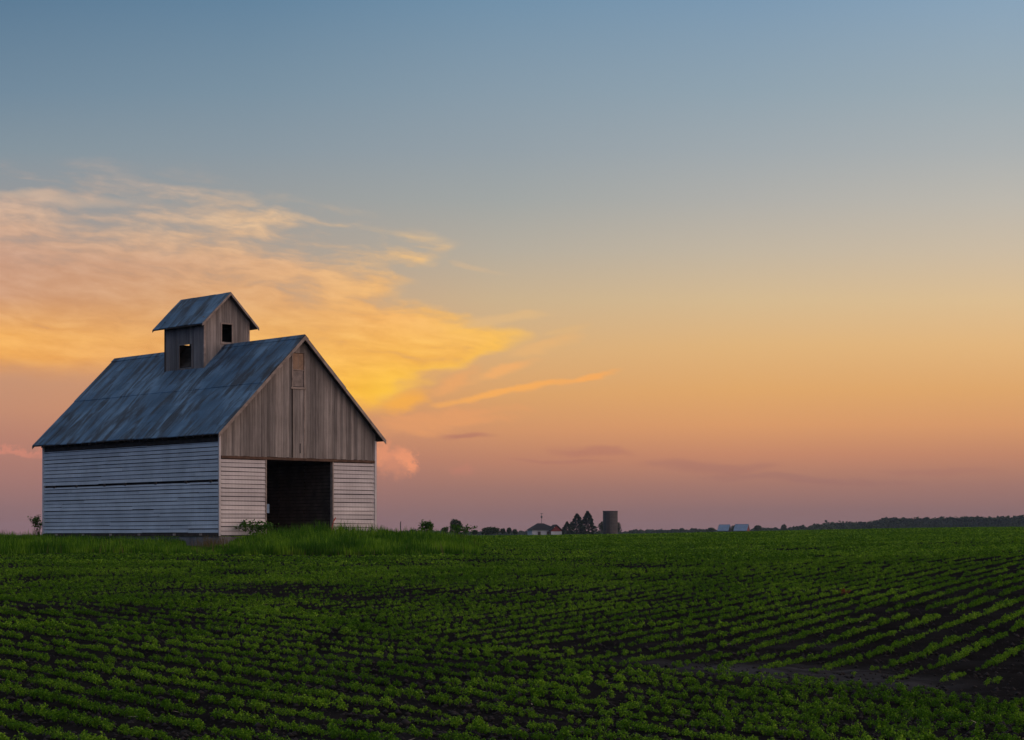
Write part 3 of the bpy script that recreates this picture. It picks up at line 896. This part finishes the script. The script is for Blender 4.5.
def sheet_roof(name, sgn, xc, zc, xe, y0, y1, sheet, courses, parent, seed):
    """one slope of sheet-metal roofing: courses of separate sheets, upper lapping lower"""
    q_ = random.Random(seed); mb = MB(); sl = SLOPE
    fr = [k / courses for k in range(courses + 1)]
    for c in range(courses):
        u0, u1 = fr[c] - (.012 if c else 0), fr[c + 1]
        yy = y0
        while yy < y1 - .01:
            yb = min(yy + sheet, y1); lift = .030 * (courses - 1 - c) / max(1, courses - 1) if courses > 1 else 0
            m_ = 6; o1 = q_.uniform(0, .008); e0 = q_.uniform(-.03, .03) if c == courses - 1 else 0
            P = []
            for k in range(m_ + 1):
                u = u0 + (u1 - u0 + e0 * .15) * k / m_
                xx = xc - sgn * (xc_half(xe, xc)) * u; z = zc - xc_half(xe, xc) * u * sl + lift + o1 + (math.sin(yy * .7 + u * 3) * .012 + q_.uniform(-.006, .006))
                P.append((xx, z))
            for (xa, za), (xb, zb) in zip(P, P[1:]):
                mb.hexa([(xa, yy + .003, za - .03), (xb, yy + .003, zb - .03), (xb, yb - .003, zb - .03), (xa, yb - .003, za - .03),
                         (xa, yy + .003, za), (xb, yy + .003, zb), (xb, yb - .003, zb), (xa, yb - .003, za)])
            yy = yb
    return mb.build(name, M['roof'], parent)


def xc_half(xe, xc): return abs(xc - xe)


Y0, Y1 = -.40, LEN + .54
for sgn, xe in ((1, -EAVE_X), (-1, WID + EAVE_X)):
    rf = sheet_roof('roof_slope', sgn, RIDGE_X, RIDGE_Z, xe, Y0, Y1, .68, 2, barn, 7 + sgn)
    s = sgn
    # decking under the sheets
    mb = MB(); xa, xb = RIDGE_X, xe
    for (ya, yb, d0, d1, mt, nm) in ((Y0 + .03, Y1 - .03, -.065, -.034, 'dark_wood', 'roof_deck'), (Y0 - .035, Y0, -.20, -.015, 'trim', 'rake_board'), (Y1, Y1 + .035, -.17, -.015, 'trim', 'rake_board')):
        mb = MB(); za, zb = RIDGE_Z, RIDGE_Z - abs(xe - RIDGE_X) * SLOPE
        mb.hexa([(xa, ya, za + d0), (xb, ya, zb + d0), (xb, yb, zb + d0), (xa, yb, za + d0), (xa, ya, za + d1), (xb, ya, zb + d1), (xb, yb, zb + d1), (xa, yb, za + d1)])
        mb.build(nm, M[mt], rf)
mb = MB()
for s in (1, -1):
    mb.hexa([(RIDGE_X, Y0, RIDGE_Z + .028), (RIDGE_X - s * .2, Y0, RIDGE_Z + .048 - .2 * SLOPE), (RIDGE_X - s * .2, Y1, RIDGE_Z + .048 - .2 * SLOPE), (RIDGE_X, Y1, RIDGE_Z + .028),
             (RIDGE_X, Y0, RIDGE_Z + .052), (RIDGE_X - s * .2, Y0, RIDGE_Z + .066 - .2 * SLOPE), (RIDGE_X - s * .2, Y1, RIDGE_Z + .066 - .2 * SLOPE), (RIDGE_X, Y1, RIDGE_Z + .052)])
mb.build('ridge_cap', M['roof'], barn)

# cupola
CX, CH, CY0, CY1 = 4.42, 1.24, 6.0, 9.32
CRZ, CEX = 11.50, 1.60
crz = lambda x: CRZ - abs(x - CX) * .965
x0, x1 = CX - CH, CX + CH
mb = MB(); plank_gable(mb, lambda u, n, z: (u, CY0 - n, z), x0, x1, 7.75, lambda x: crz(x) - .06, .17, (CX - .28, CX + .28, 9.16, 10.0), (CX - .28, CX, CX + .28))
cup = mb.build('cupola', M['grey_boards'], barn)
mb = MB(); plank_gable(mb, lambda u, n, z: (u, CY1 + n, z), x0, x1, 7.75, lambda x: crz(x) - .06, .17, (CX - .42, CX + .12, 9.24, 9.9), (CX - .42, CX, CX + .12)); mb.build('rear_boards', M['grey_boards'], cup)
flat = lambda x: crz(x0) - .05
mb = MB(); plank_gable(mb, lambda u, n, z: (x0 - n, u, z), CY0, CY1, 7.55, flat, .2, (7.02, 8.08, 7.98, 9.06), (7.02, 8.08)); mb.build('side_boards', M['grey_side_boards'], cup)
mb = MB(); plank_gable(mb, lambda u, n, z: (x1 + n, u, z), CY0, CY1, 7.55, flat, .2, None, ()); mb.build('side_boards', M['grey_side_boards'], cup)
for (xa, ya) in ((x0, CY0), (x1, CY0), (x0, CY1)):
    mb = MB(); mb.box(xa - .05, xa + .05, ya - .05, ya + .05, 7.6, crz(x0) - .02); mb.build('corner_post', M['trim'] if ya == CY0 else M['dark_wood'], cup)
mb = MB(); mb.box(CX - .35, CX - .28, CY0 - .05, CY0 - .01, 9.1, 10.06); mb.box(CX + .28, CX + .34, CY0 - .05, CY0 - .01, 9.1, 10.06); mb.box(CX - .28, CX + .28, CY0 - .05, CY0 - .01, 10.0, 10.06); mb.box(CX - .36, CX + .36, CY0 - .07, CY0 - .01, 9.04, 9.098)
mb.build('window_frame', M['trim'], cup)
mb = MB(); mb.box(x0 - .05, x0 - .01, 6.95, 7.02, 7.95, 9.1); mb.box(x0 - .05, x0 - .01, 8.08, 8.15, 7.95, 9.1); mb.box(x0 - .05, x0 - .01, 7.02, 8.08, 9.06, 9.11)
mb.build('window_frame', M['grey_side_boards'], cup)
mb = MB()
for xa, xb in ((x0 + .06, RIDGE_X), (RIDGE_X, x1 - .06)):
    mb.hexa([(xa, CY0 + .06, rz(xa) + .05), (xb, CY0 + .06, rz(xb) + .05), (xb, CY1 - .06, rz(xb) + .05), (xa, CY1 - .06, rz(xa) + .05),
             (xa, CY0 + .06, rz(xa) + .10), (xb, CY0 + .06, rz(xb) + .10), (xb, CY1 - .06, rz(xb) + .10), (xa, CY1 - .06, rz(xa) + .10)])
mb.build('cupola_dark_cover', M['dark_wood'], cup)  # dark cover added over the roof sheets so the cupola inside looks shaded
for sgn, xe in ((1, CX - CEX), (-1, CX + CEX)):
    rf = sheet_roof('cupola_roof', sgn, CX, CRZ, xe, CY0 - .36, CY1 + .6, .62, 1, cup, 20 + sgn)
    for (ya, yb, d0, d1, mt, nm) in ((CY0 - .33, CY1 + .57, -.075, -.04, 'dark_wood', 'cupola_deck'), (CY0 - .395, CY0 - .362, -.15, -.02, 'trim', 'cupola_rake'), (CY1 + .602, CY1 + .63, -.14, -.02, 'trim', 'cupola_rake')):
        mb = MB(); za, zb = CRZ, CRZ - abs(xe - CX) * SLOPE
        mb.hexa([(CX, ya, za + d0), (xe, ya, zb + d0), (xe, yb, zb + d0), (CX, yb, za + d0), (CX, ya, za + d1), (xe, ya, zb + d1), (xe, yb, zb + d1), (CX, yb, za + d1)])
        mb.build(nm, M[mt], cup)

mb = MB()
for (a, b, z0, z1) in ((x0 + .05, CX - .44, 7.9, 10.1), (CX + .14, x1 - .05, 7.9, 10.1), (CX - .44, CX + .14, 7.9, 9.23), (CX - .44, CX + .14, 9.92, 10.6)): mb.box(a, b, CY1 - .05, CY1 - .012, z0, z1)
mb.box(x1 - .05, x1 - .012, CY0 + .05, CY1 - .06, 7.9, 10.0)
mb.build('cupola_dark_sheet', M['dark_wood'], cup)  # dark sheets added inside the walls in place of interior shade

# thin red rod leaning in the doorway
c, s = math.cos(BROT), math.sin(BROT)
def bw(lx, ly, lz): return Vector((BX + lx * c - ly * s, BY + lx * s + ly * c, BZ + lz))
g0 = bw(5.75, -.35, 0); rod = MB(); zg = float(ground(g0.x, g0.y)) - BZ
rod.tube([(0, 0, zg), (.10, 0, .42), (.20, 0, .72)], [.018, .018, .016], 6); rod.tube([(.20, 0, .70), (.30, 0, .84)], [.03, .02], 6)
o = rod.build('red_rod', M['red_rod']); o.location = (g0.x, g0.y, BZ); o.rotation_euler = (0, 0, BROT)
tag(o, 'thin red metal rod leaning out of the grass in the dark barn doorway', 'rod')


# ------------------------------------------------------------------ shrubs and weeds
def leafy(stems, n, leaf, spread, r, up=.5):
    """leaf quads scattered along stems (lists of points)"""
    C_ = []
    for st in stems:
        st = np.array(st); k = len(st)
        t = r.uniform(.25, 1, n // len(stems) + 1) * (k - 1); i0 = np.minimum(t.astype(int), k - 2); fr_ = (t - i0)[:, None]
        C_.append(st[i0] * (1 - fr_) + st[i0 + 1] * fr_ + r.normal(size=(len(t), 3)) * spread)
    C_ = np.concatenate(C_); a, b, nn = rot_rand(len(C_), r, up)
    s = r.uniform(.6, 1.25, len(C_)) * leaf
    return leaf_quads(C_, a, b, s, s * .55, nn, .2)


def shrub(name, base, h, w, n, leaf, label, cat, seed, stems=7, mat='weed', tilt=(0, 0), spread=.05):
    r = np.random.default_rng(seed)
    root = empty(name, base); tag(root, label, cat)
    mb = MB(); paths = []
    for k in range(stems):
        th = r.uniform(0, 6.283); rr = r.uniform(.2, 1) * w
        pts = [(0, 0, -.05)]
        for u in (.35, .7, 1):
            pts.append((math.cos(th) * rr * u ** 1.3 + tilt[0] * u + r.normal() * .03, math.sin(th) * rr * u ** 1.3 + tilt[1] * u + r.normal() * .03, h * u * r.uniform(.75, 1)))
        mb.tube(pts, [.02 * h, .013 * h, .008 * h, .003 * h], 5); paths.append(pts)
        for _ in range(2):
            p0 = Vector(pts[2]); d = Vector((r.normal() * w * .45, r.normal() * w * .45, h * .18))
            tw = [tuple(p0), tuple(p0 + d * .5), tuple(p0 + d)]; mb.tube(tw, [.008 * h, .005 * h, .002 * h], 4); paths.append(tw)
    mb.build('stem', M['bark'], root)
    v, f = leafy(paths, n, leaf, spread, r)
    link('foliage', mesh_np('foliage', v, f), M[mat], root)
    return root


b0 = bw(1.45, -.7, 0); b0.z = float(ground(b0.x, b0.y))
shrub('sapling', b0, 1.10, 1.05, 620, .14, 'small leafy sapling growing against the pale front panel left of the doorway', 'shrub', 71, 9, spread=.06)
px0 = from_px(39, 535, 98.5); zg = float(ground(px0.x, px0.y))
shrub('shrub', (px0.x, px0.y, zg), 1.45, .50, 520, .10, 'thin sparse shrub standing at the far left corner of the barn', 'shrub', 72, 6, tilt=(-.1, 0), spread=.06)
for k, (pxv, pyv, d, h, w, n, lf, lab) in enumerate([
        (429, 525, 88.5, 1.0, .50, 460, .15, 'broad leafed weed poking above the grass bank right of the barn, nearest the doorway'),
        (413, 529, 89.0, .75, .24, 120, .10, 'low small weed just above the grass, beside a thin post'),
        (462, 526, 86.0, .85, .50, 380, .11, 'bright green rounded weed at the right end of the grass bank, before a dark tree')]):
    x = (pxv - HX) / FPX * d; shrub('weed', (x, d, float(ground(x, d))), h, w, n, lf, lab, 'weed', 80 + k, 7, spread=.07)
x, d = ground_at(843, 597)
shrub('dead_weed', (x, d, float(ground(x, d))), .17, .09, 60, .05, 'small rust red dead weed standing alone among the green rows', 'weed', 95, 6, 'red_weed', spread=.015)
# thin post beyond the bank
x, d = (400.5 - HX) / FPX * 110, 110.0; zg = float(ground(x, d)); mb = MB(); mb.tube([(0, 0, -.2), (0, 0, 1.0), (.02, 0, EYE + (HY - 521.5) / FPX * 110 - zg)], [.035, .03, .022], 6)
o = mb.build('marker_post', M['pole']); o.location = (x, d, zg); tag(o, 'thin bare post standing up out of the grass right of the barn', 'post')


# ------------------------------------------------------------------ far trees
def crown_cloud(lumps, n, leaf, r, up=.4):
    vol = np.array([l[3] * l[4] * l[5] for l in lumps]); pk = r.choice(len(lumps), n, p=vol / vol.sum())
    dv = r.normal(size=(n, 3)); dv /= np.linalg.norm(dv, axis=1, keepdims=True)
    rr = (r.uniform(.35, 1, n) ** .5)[:, None] * (1 + r.normal(size=(n, 1)) * .08)
    L = np.array(lumps)[pk]; c = L[:, :3] + dv * rr * L[:, 3:]
    a, b, nn = rot_rand(n, r, up); s = r.uniform(.6, 1.3, n) * leaf
    return leaf_quads(c, a, b, s, s * .8, nn, .1)


def tree(pxv, ytop, w_px, d, label, seed, kind='round', mat=None, name=None, group=None):
    """tree whose top is seen at ytop, w_px wide, rooted on the ground at depth d"""
    r = np.random.default_rng(seed); m_px = d / FPX
    x = (pxv - HX) * m_px; zg = float(ground(x, d)); top = EYE + (HY - ytop) * m_px; h = top - zg; w = w_px * m_px / 2
    root = empty(name or ('conifer' if kind == 'conifer' else 'tree'), (x, d, zg)); tag(root, label, 'tree', group)
    mb = MB(); tr = max(.05, h * .03)
    mb.tube([(0, 0, -.3), (r.normal() * .05 * w, 0, h * .3), (r.normal() * .08 * w, 0, h * .75)], [tr, tr * .75, tr * .25], 7)
    if kind == 'conifer':
        cs = []; n = 1500
        u = r.uniform(.04, 1, n) ** .8; th = r.uniform(0, 6.283, n); tier = .72 + .28 * np.abs(np.sin(u * 21 + th * .4))
        rad_ = w * 1.35 * (1 - u) ** .8 * tier * r.uniform(.25, 1, n) ** .5 * (1 + .25 * np.sin(th * 3 + u * 9))
        c = np.stack([np.cos(th) * rad_, np.sin(th) * rad_, h * (.06 + .94 * u) - rad_ * .18], 1)
        a = np.stack([np.cos(th), np.sin(th), -.25 + r.normal(size=n) * .2], 1); a /= np.linalg.norm(a, axis=1, keepdims=True)
        b = np.cross(a, r.normal(size=(n, 3)) + [0, 0, 1.5]); b /= np.linalg.norm(b, axis=1, keepdims=True)
        s = r.uniform(.6, 1.3, n) * h * .13
        v, f = leaf_quads(c, a, b, s, s * .45)
    else:
        lumps = [(0, 0, h * .62, w * .75, w * .75, h * .32)]
        for k in range(7):
            th = r.uniform(0, 6.283); q_ = r.uniform(.35, .7)
            lumps.append((math.cos(th) * w * q_, math.sin(th) * w * q_, h * r.uniform(.38, .8), w * r.uniform(.28, .48), w * r.uniform(.28, .48), h * r.uniform(.13, .24)))
            p1 = (lumps[-1][0] * .8, lumps[-1][1] * .8, lumps[-1][2]); mb.tube([(0, 0, h * .3), p1], [tr * .4, tr * .1], 5)
        v, f = crown_cloud(lumps, 1500, min(w, h) * .19, r)
    mb.build('trunk', M['bark'], root, smooth=True)
    link('crown', mesh_np('crown', v, f), M[mat or ('conifer' if kind == 'conifer' else 'tree')], root)
    return root


G = 'trees along the far skyline'
tree(455.5, 518.2, 15, 420, 'dark upright bushy tree rising just beyond the right end of the grass bank', 101, name='tree', group=G)
tree(444.5, 526.5, 9, 430, 'small dark tree at the left foot of the upright bushy tree', 102, group=G)
tree(475, 529.5, 8, 520, 'tiny round tree in the gap between the bushy tree and the wide low tree', 103, group=G)
tree(491, 526.5, 24, 540, 'wide low dome shaped tree between the barn and the white house', 104, group=G)
for k, (a, b, w) in enumerate([(503, 527.5, 7), (509, 527, 7), (515, 528.5, 7)]):
    tree(a, b, w, 560, ('narrow bushy tree next to the wide low dome shaped tree', 'middle one of three narrow bushy trees left of the white house',
                        'narrow bushy tree nearest the left end of the white house')[k], 105 + k, group=G)
tree(567.0, 521.6, 13, 640, 'shortest of three dark conifers between white house and silo', 111, 'conifer', group=G)
tree(577.0, 513.8, 20, 650, 'broad dark conifer in the middle of the three beside the silo', 112, 'conifer', group=G)
tree(587.5, 511.5, 20, 655, 'tallest dark conifer, nearest the silo', 113, 'conifer', group=G)
tree(603.5, 520.0, 11, 720, 'ragged tree half hidden behind the left of the silo', 114, group=G)
tree(617.5, 521.0, 9, 720, 'ragged tree peeping out behind the right of the silo', 115, group=G)
tree(757.5, 524.8, 9, 1010, 'small dark tree at the right end of the two blue roofed sheds', 116, group=G)
tree(783.8, 523.6, 7, 1100, 'lone small round tree on the skyline right of the two sheds', 117, group=G)
tree(735, 524.5, 8, 1040, 'dark tree showing in the gap between the two blue roofed sheds', 118, group=G)
tree(711, 527.2, 10, 1050, 'low dark tree just left of the two blue roofed sheds', 119, group=G)


def wood(name, label, pts, seed, leaf, depth_m, per):
    """a far wood as one mass: crowns side by side along (pixel x, top y, depth)"""
    r = np.random.default_rng(seed); lumps = []
    for (xa, ya, da), (xb, yb, db) in zip(pts, pts[1:]):
        n = max(2, int((xb - xa) / per))
        for k in range(n):
            u = (k + r.uniform(0, 1)) / n; d = da + (db - da) * u; mp = d / FPX
            for row in range(2):
                dd = d + row * depth_m * r.uniform(.4, 1); x = (xa + (xb - xa) * u - HX) * mp
                zg = float(ground(x, dd)); top = EYE + (HY - (ya + (yb - ya) * u + r.normal() * .8)) * mp
                h = max(2.0, top - zg); w = max(h * r.uniform(.35, .6), per * mp * .9)
                lumps.append((x, dd, zg + h * .45, w, w, h * .55)); lumps.append((x + r.normal() * per * mp, dd - 3, zg + h * .25, w * 1.5, w, h * .42))
    v, f = crown_cloud(lumps, len(lumps) * 170, leaf, r)
    return tag(link(name, mesh_np(name, v, f), M['tree']), label, 'wood', kind='stuff')


wood('far_wood', 'long dark wood along the right skyline', [(795, 527, 1350), (818, 524.5, 1350), (835, 523.0, 1380), (880, 521.0, 1400), (893, 518.2, 1400), (930, 518.6, 1400), (972, 517.2, 1380), (1000, 516.8, 1350), (1030, 515.8, 1350), (1120, 514, 1350)], 131, 2.2, 40, 3.5)
wood('far_hedge', 'thin dark line of distant trees along the skyline behind silo and sheds', [(380, 531.5, 1500), (470, 532, 1500), (560, 532, 1500), (625, 532, 1500), (632, 530.6, 1500), (680, 530, 1500), (705, 529.6, 1500), (760, 529.0, 1500), (800, 528.0, 1500)], 132, 2.0, 30, 3.5)

# ------------------------------------------------------------------ far buildings
def at_far(pxv, d):
    x = (pxv - HX) / FPX * d; return x, d, float(ground(x, d))


# silo
x, y, zg = at_far(610.3, 660); k = 660 / FPX; h = EYE + (HY - 511.6) * k - zg; r0 = 7.4 * k
silo = empty('silo', (x, y, zg)); tag(silo, 'squat round grey silo with a flat top and a darker upright strip, right of the conifers', 'silo')
mb = MB(); zs = [-.3] + [h * u / 8 for u in range(1, 9)]
mb.tube([(0, 0, z) for z in zs], [r0] * len(zs), 40); body = mb.build('silo_wall', M['silo'], silo, smooth=False)
for q_ in range(1, 8):
    mb = MB(); mb.tube([(0, 0, h * q_ / 8 - .03), (0, 0, h * q_ / 8 + .03)], [r0 + .03, r0 + .03], 40); mb.build('hoop', M['silo_dark'], body)
mb = MB(); mb.tube([(0, 0, h), (0, 0, h + .22)], [r0 + .1, r0 + .1], 40); mb.build('silo_rim', M['silo_dark'], silo)
mb = MB(); mb.box(-1.5, -.35, -r0 - .75, -r0 + .3, 0, h * .97); mb.build('silo_strip', M['silo_dark'], silo)  # darker upright strip left of centre

# white house with hipped roof
D_ = 620; k = D_ / FPX; x, y, zg = at_far(543.5, D_)
house = empty('farmhouse', (x, y, zg), R(10)); tag(house, 'low white house with a dark hipped roof and small red gable beside the conifers', 'house')
top = EYE + (HY - 523.3) * k - zg; ev = EYE + (HY - 530.3) * k - zg; hw = 15.5 * k; hd = 4.5; rl = 3.2 * k
mb = MB(); mb.box(-hw + .5, hw - .5, -hd + .4, hd - .4, -.2, ev + .05); wall = mb.build('wall', M['white_wall'], house)
mb = MB(); a = [(-hw, -hd, ev), (hw, -hd, ev), (hw, hd, ev), (-hw, hd, ev)]; b = [(-rl - 1, 0, top), (rl - 1, 0, top)]
mb.poly([a[0], a[1], b[1], b[0]]); mb.poly([a[1], a[2], b[1]]); mb.poly([a[2], a[3], b[0], b[1]]); mb.poly([a[3], a[0], b[0]]); mb.poly([a[3], a[2], a[1], a[0]])
roof = mb.build('roof', M['shingle'], house)
for u in (-2.6, .2):
    mb = MB(); mb.box(u, u + .9, -hd + .30, -hd + .39, ev - 1.6, ev - .4); w_ = mb.build('window', M['glass'], wall)
    mb = MB(); mb.box(u - .1, u + 1.0, -hd + .32, -hd + .36, ev - 1.72, ev - 1.6); mb.build('window_sill', M['white_wall'], w_)
# red gable end of the cross wing
gx, gz = 9.5 * k, EYE + (HY - 525.0) * k - zg; gw = 1.7
mb = MB(); y0 = -hd - 1.2
mb.poly([(gx - gw, y0, ev - .35), (gx + gw, y0, ev - .35), (gx, y0, gz - .2)])
mb.box(gx - gw + .02, gx + gw - .02, y0 + .22, -hd + .38, -.2, ev - .02)
g_ = mb.build('gable_wing', M['red_wall'], house); g_['label'] = 'small red gable wing'
mb = MB(); mb.box(gx - gw, gx + gw, y0 + .05, y0 + .2, -.2, ev - .36); mb.build('wing_wall', M['white_wall'], g_)
mb = MB()
for s in (-1, 1):
    e0, e1 = (gx + s * (gw + .45), ev - .3), (gx, gz)
    mb.hexa([(e0[0], y0 - .4, e0[1]), (e1[0], y0 - .4, e1[1]), (e1[0], 0, e1[1]), (e0[0], 0, e0[1]), (e0[0], y0 - .4, e0[1] + .15), (e1[0], y0 - .4, e1[1] + .15), (e1[0], 0, e1[1] + .15), (e0[0], 0, e0[1] + .15)])
mb.build('wing_roof', M['shingle'], g_)
# mast with vanes behind the roof
x, y, zg = at_far(541.6, 632); k = 632 / FPX; ht = EYE + (HY - 513.2) * k - zg
ant = empty('antenna_mast', (x, y, zg)); tag(ant, 'thin mast with short crossbars standing behind the dark roof of the white house', 'antenna')
mb = MB(); mb.tube([(0, 0, 0), (0, 0, ht)], [.09, .06], 6); mb.build('mast', M['pole'], ant)
mb = MB(); mb.tube([(-.45, 0, ht - .15), (.5, 0, ht - .05)], [.07, .05], 5); mb.tube([(0, -.6, ht - .5), (0, .6, ht - .5)], [.05, .05], 5); mb.build('crossbar', M['pole'], ant)
mb = MB(); mb.tube([(0, 0, ht - 1.55), (0, 0, ht - .85)], [.28, .28], 8); mb.build('rotor_box', M['pole'], ant)

# two sheds with pale steel roofs
for k_, (pa_, pb_, yt, lab, red) in enumerate([(718.4, 730.6, 524.6, 'pale blue roofed shed without red, left of its twin on the skyline', False),
                                               (734.4, 749.2, 524.2, 'pale blue roofed shed with a red gable end, right of its twin', True)]):
    D_ = 960; k = D_ / FPX; xa, xb = (pa_ - HX) * k, (pb_ - HX) * k; cx = (xa + xb) / 2; zg = float(ground(cx, D_))
    sh = empty('farm_shed', (cx, D_, zg), R(-20)); tag(sh, lab, 'shed', 'pair of sheds on the skyline')
    hl = (xb - xa) / 2 * .93; tp = EYE + (HY - yt) * k - zg; ev = EYE + (HY - 530.6) * k - zg; hd = 3.4
    mb = MB(); mb.box(-hl + .2, hl - .2, -hd + .3, hd - .3, -.3, ev)
    mb.poly([(hl - .2, -hd + .3, ev), (hl - .2, hd - .3, ev), (hl - .2, 0, tp - .25)]); mb.poly([(-hl + .2, -hd + .3, ev), (-hl + .2, 0, tp - .25), (-hl + .2, hd - .3, ev)])
    mb.build('wall', M['red_wall'] if red else M['silo_dark'], sh)
    mb = MB()
    for s in (-1, 1):
        mb.hexa([(-hl, s * hd, ev - .15), (hl, s * hd, ev - .15), (hl, 0, tp - .15), (-hl, 0, tp - .15), (-hl, s * hd, ev), (hl, s * hd, ev), (hl, 0, tp), (-hl, 0, tp)])
    rf = mb.build('roof', M['shed_roof'], sh)
    mb = MB(); mb.box(-hl, hl, -.14, .14, tp - .03, tp + .06); mb.build('ridge_cap', M['shed_roof'], rf)

# ------------------------------------------------------------------ evening air
hm = bpy.data.materials.new('evening_haze'); hm.use_nodes = True; hm.node_tree.nodes.clear()
H = NT(hm.node_tree)
ho = H.new('ShaderNodeOutputMaterial'); pv = H.new('ShaderNodeVolumePrincipled')
pv.inputs['Color'].default_value = (.55, .68, .90, 1); pv.inputs['Density'].default_value = .00009; pv.inputs['Anisotropy'].default_value = 0.0
H.l.new(pv.outputs[0], ho.inputs['Volume'])
mb = MB(); mb.box(-2500, 2500, -2500, 2500, -1.3, 20.0)
tag(mb.build('haze', hm), 'thin evening haze lying over the fields', 'haze', kind='stuff')
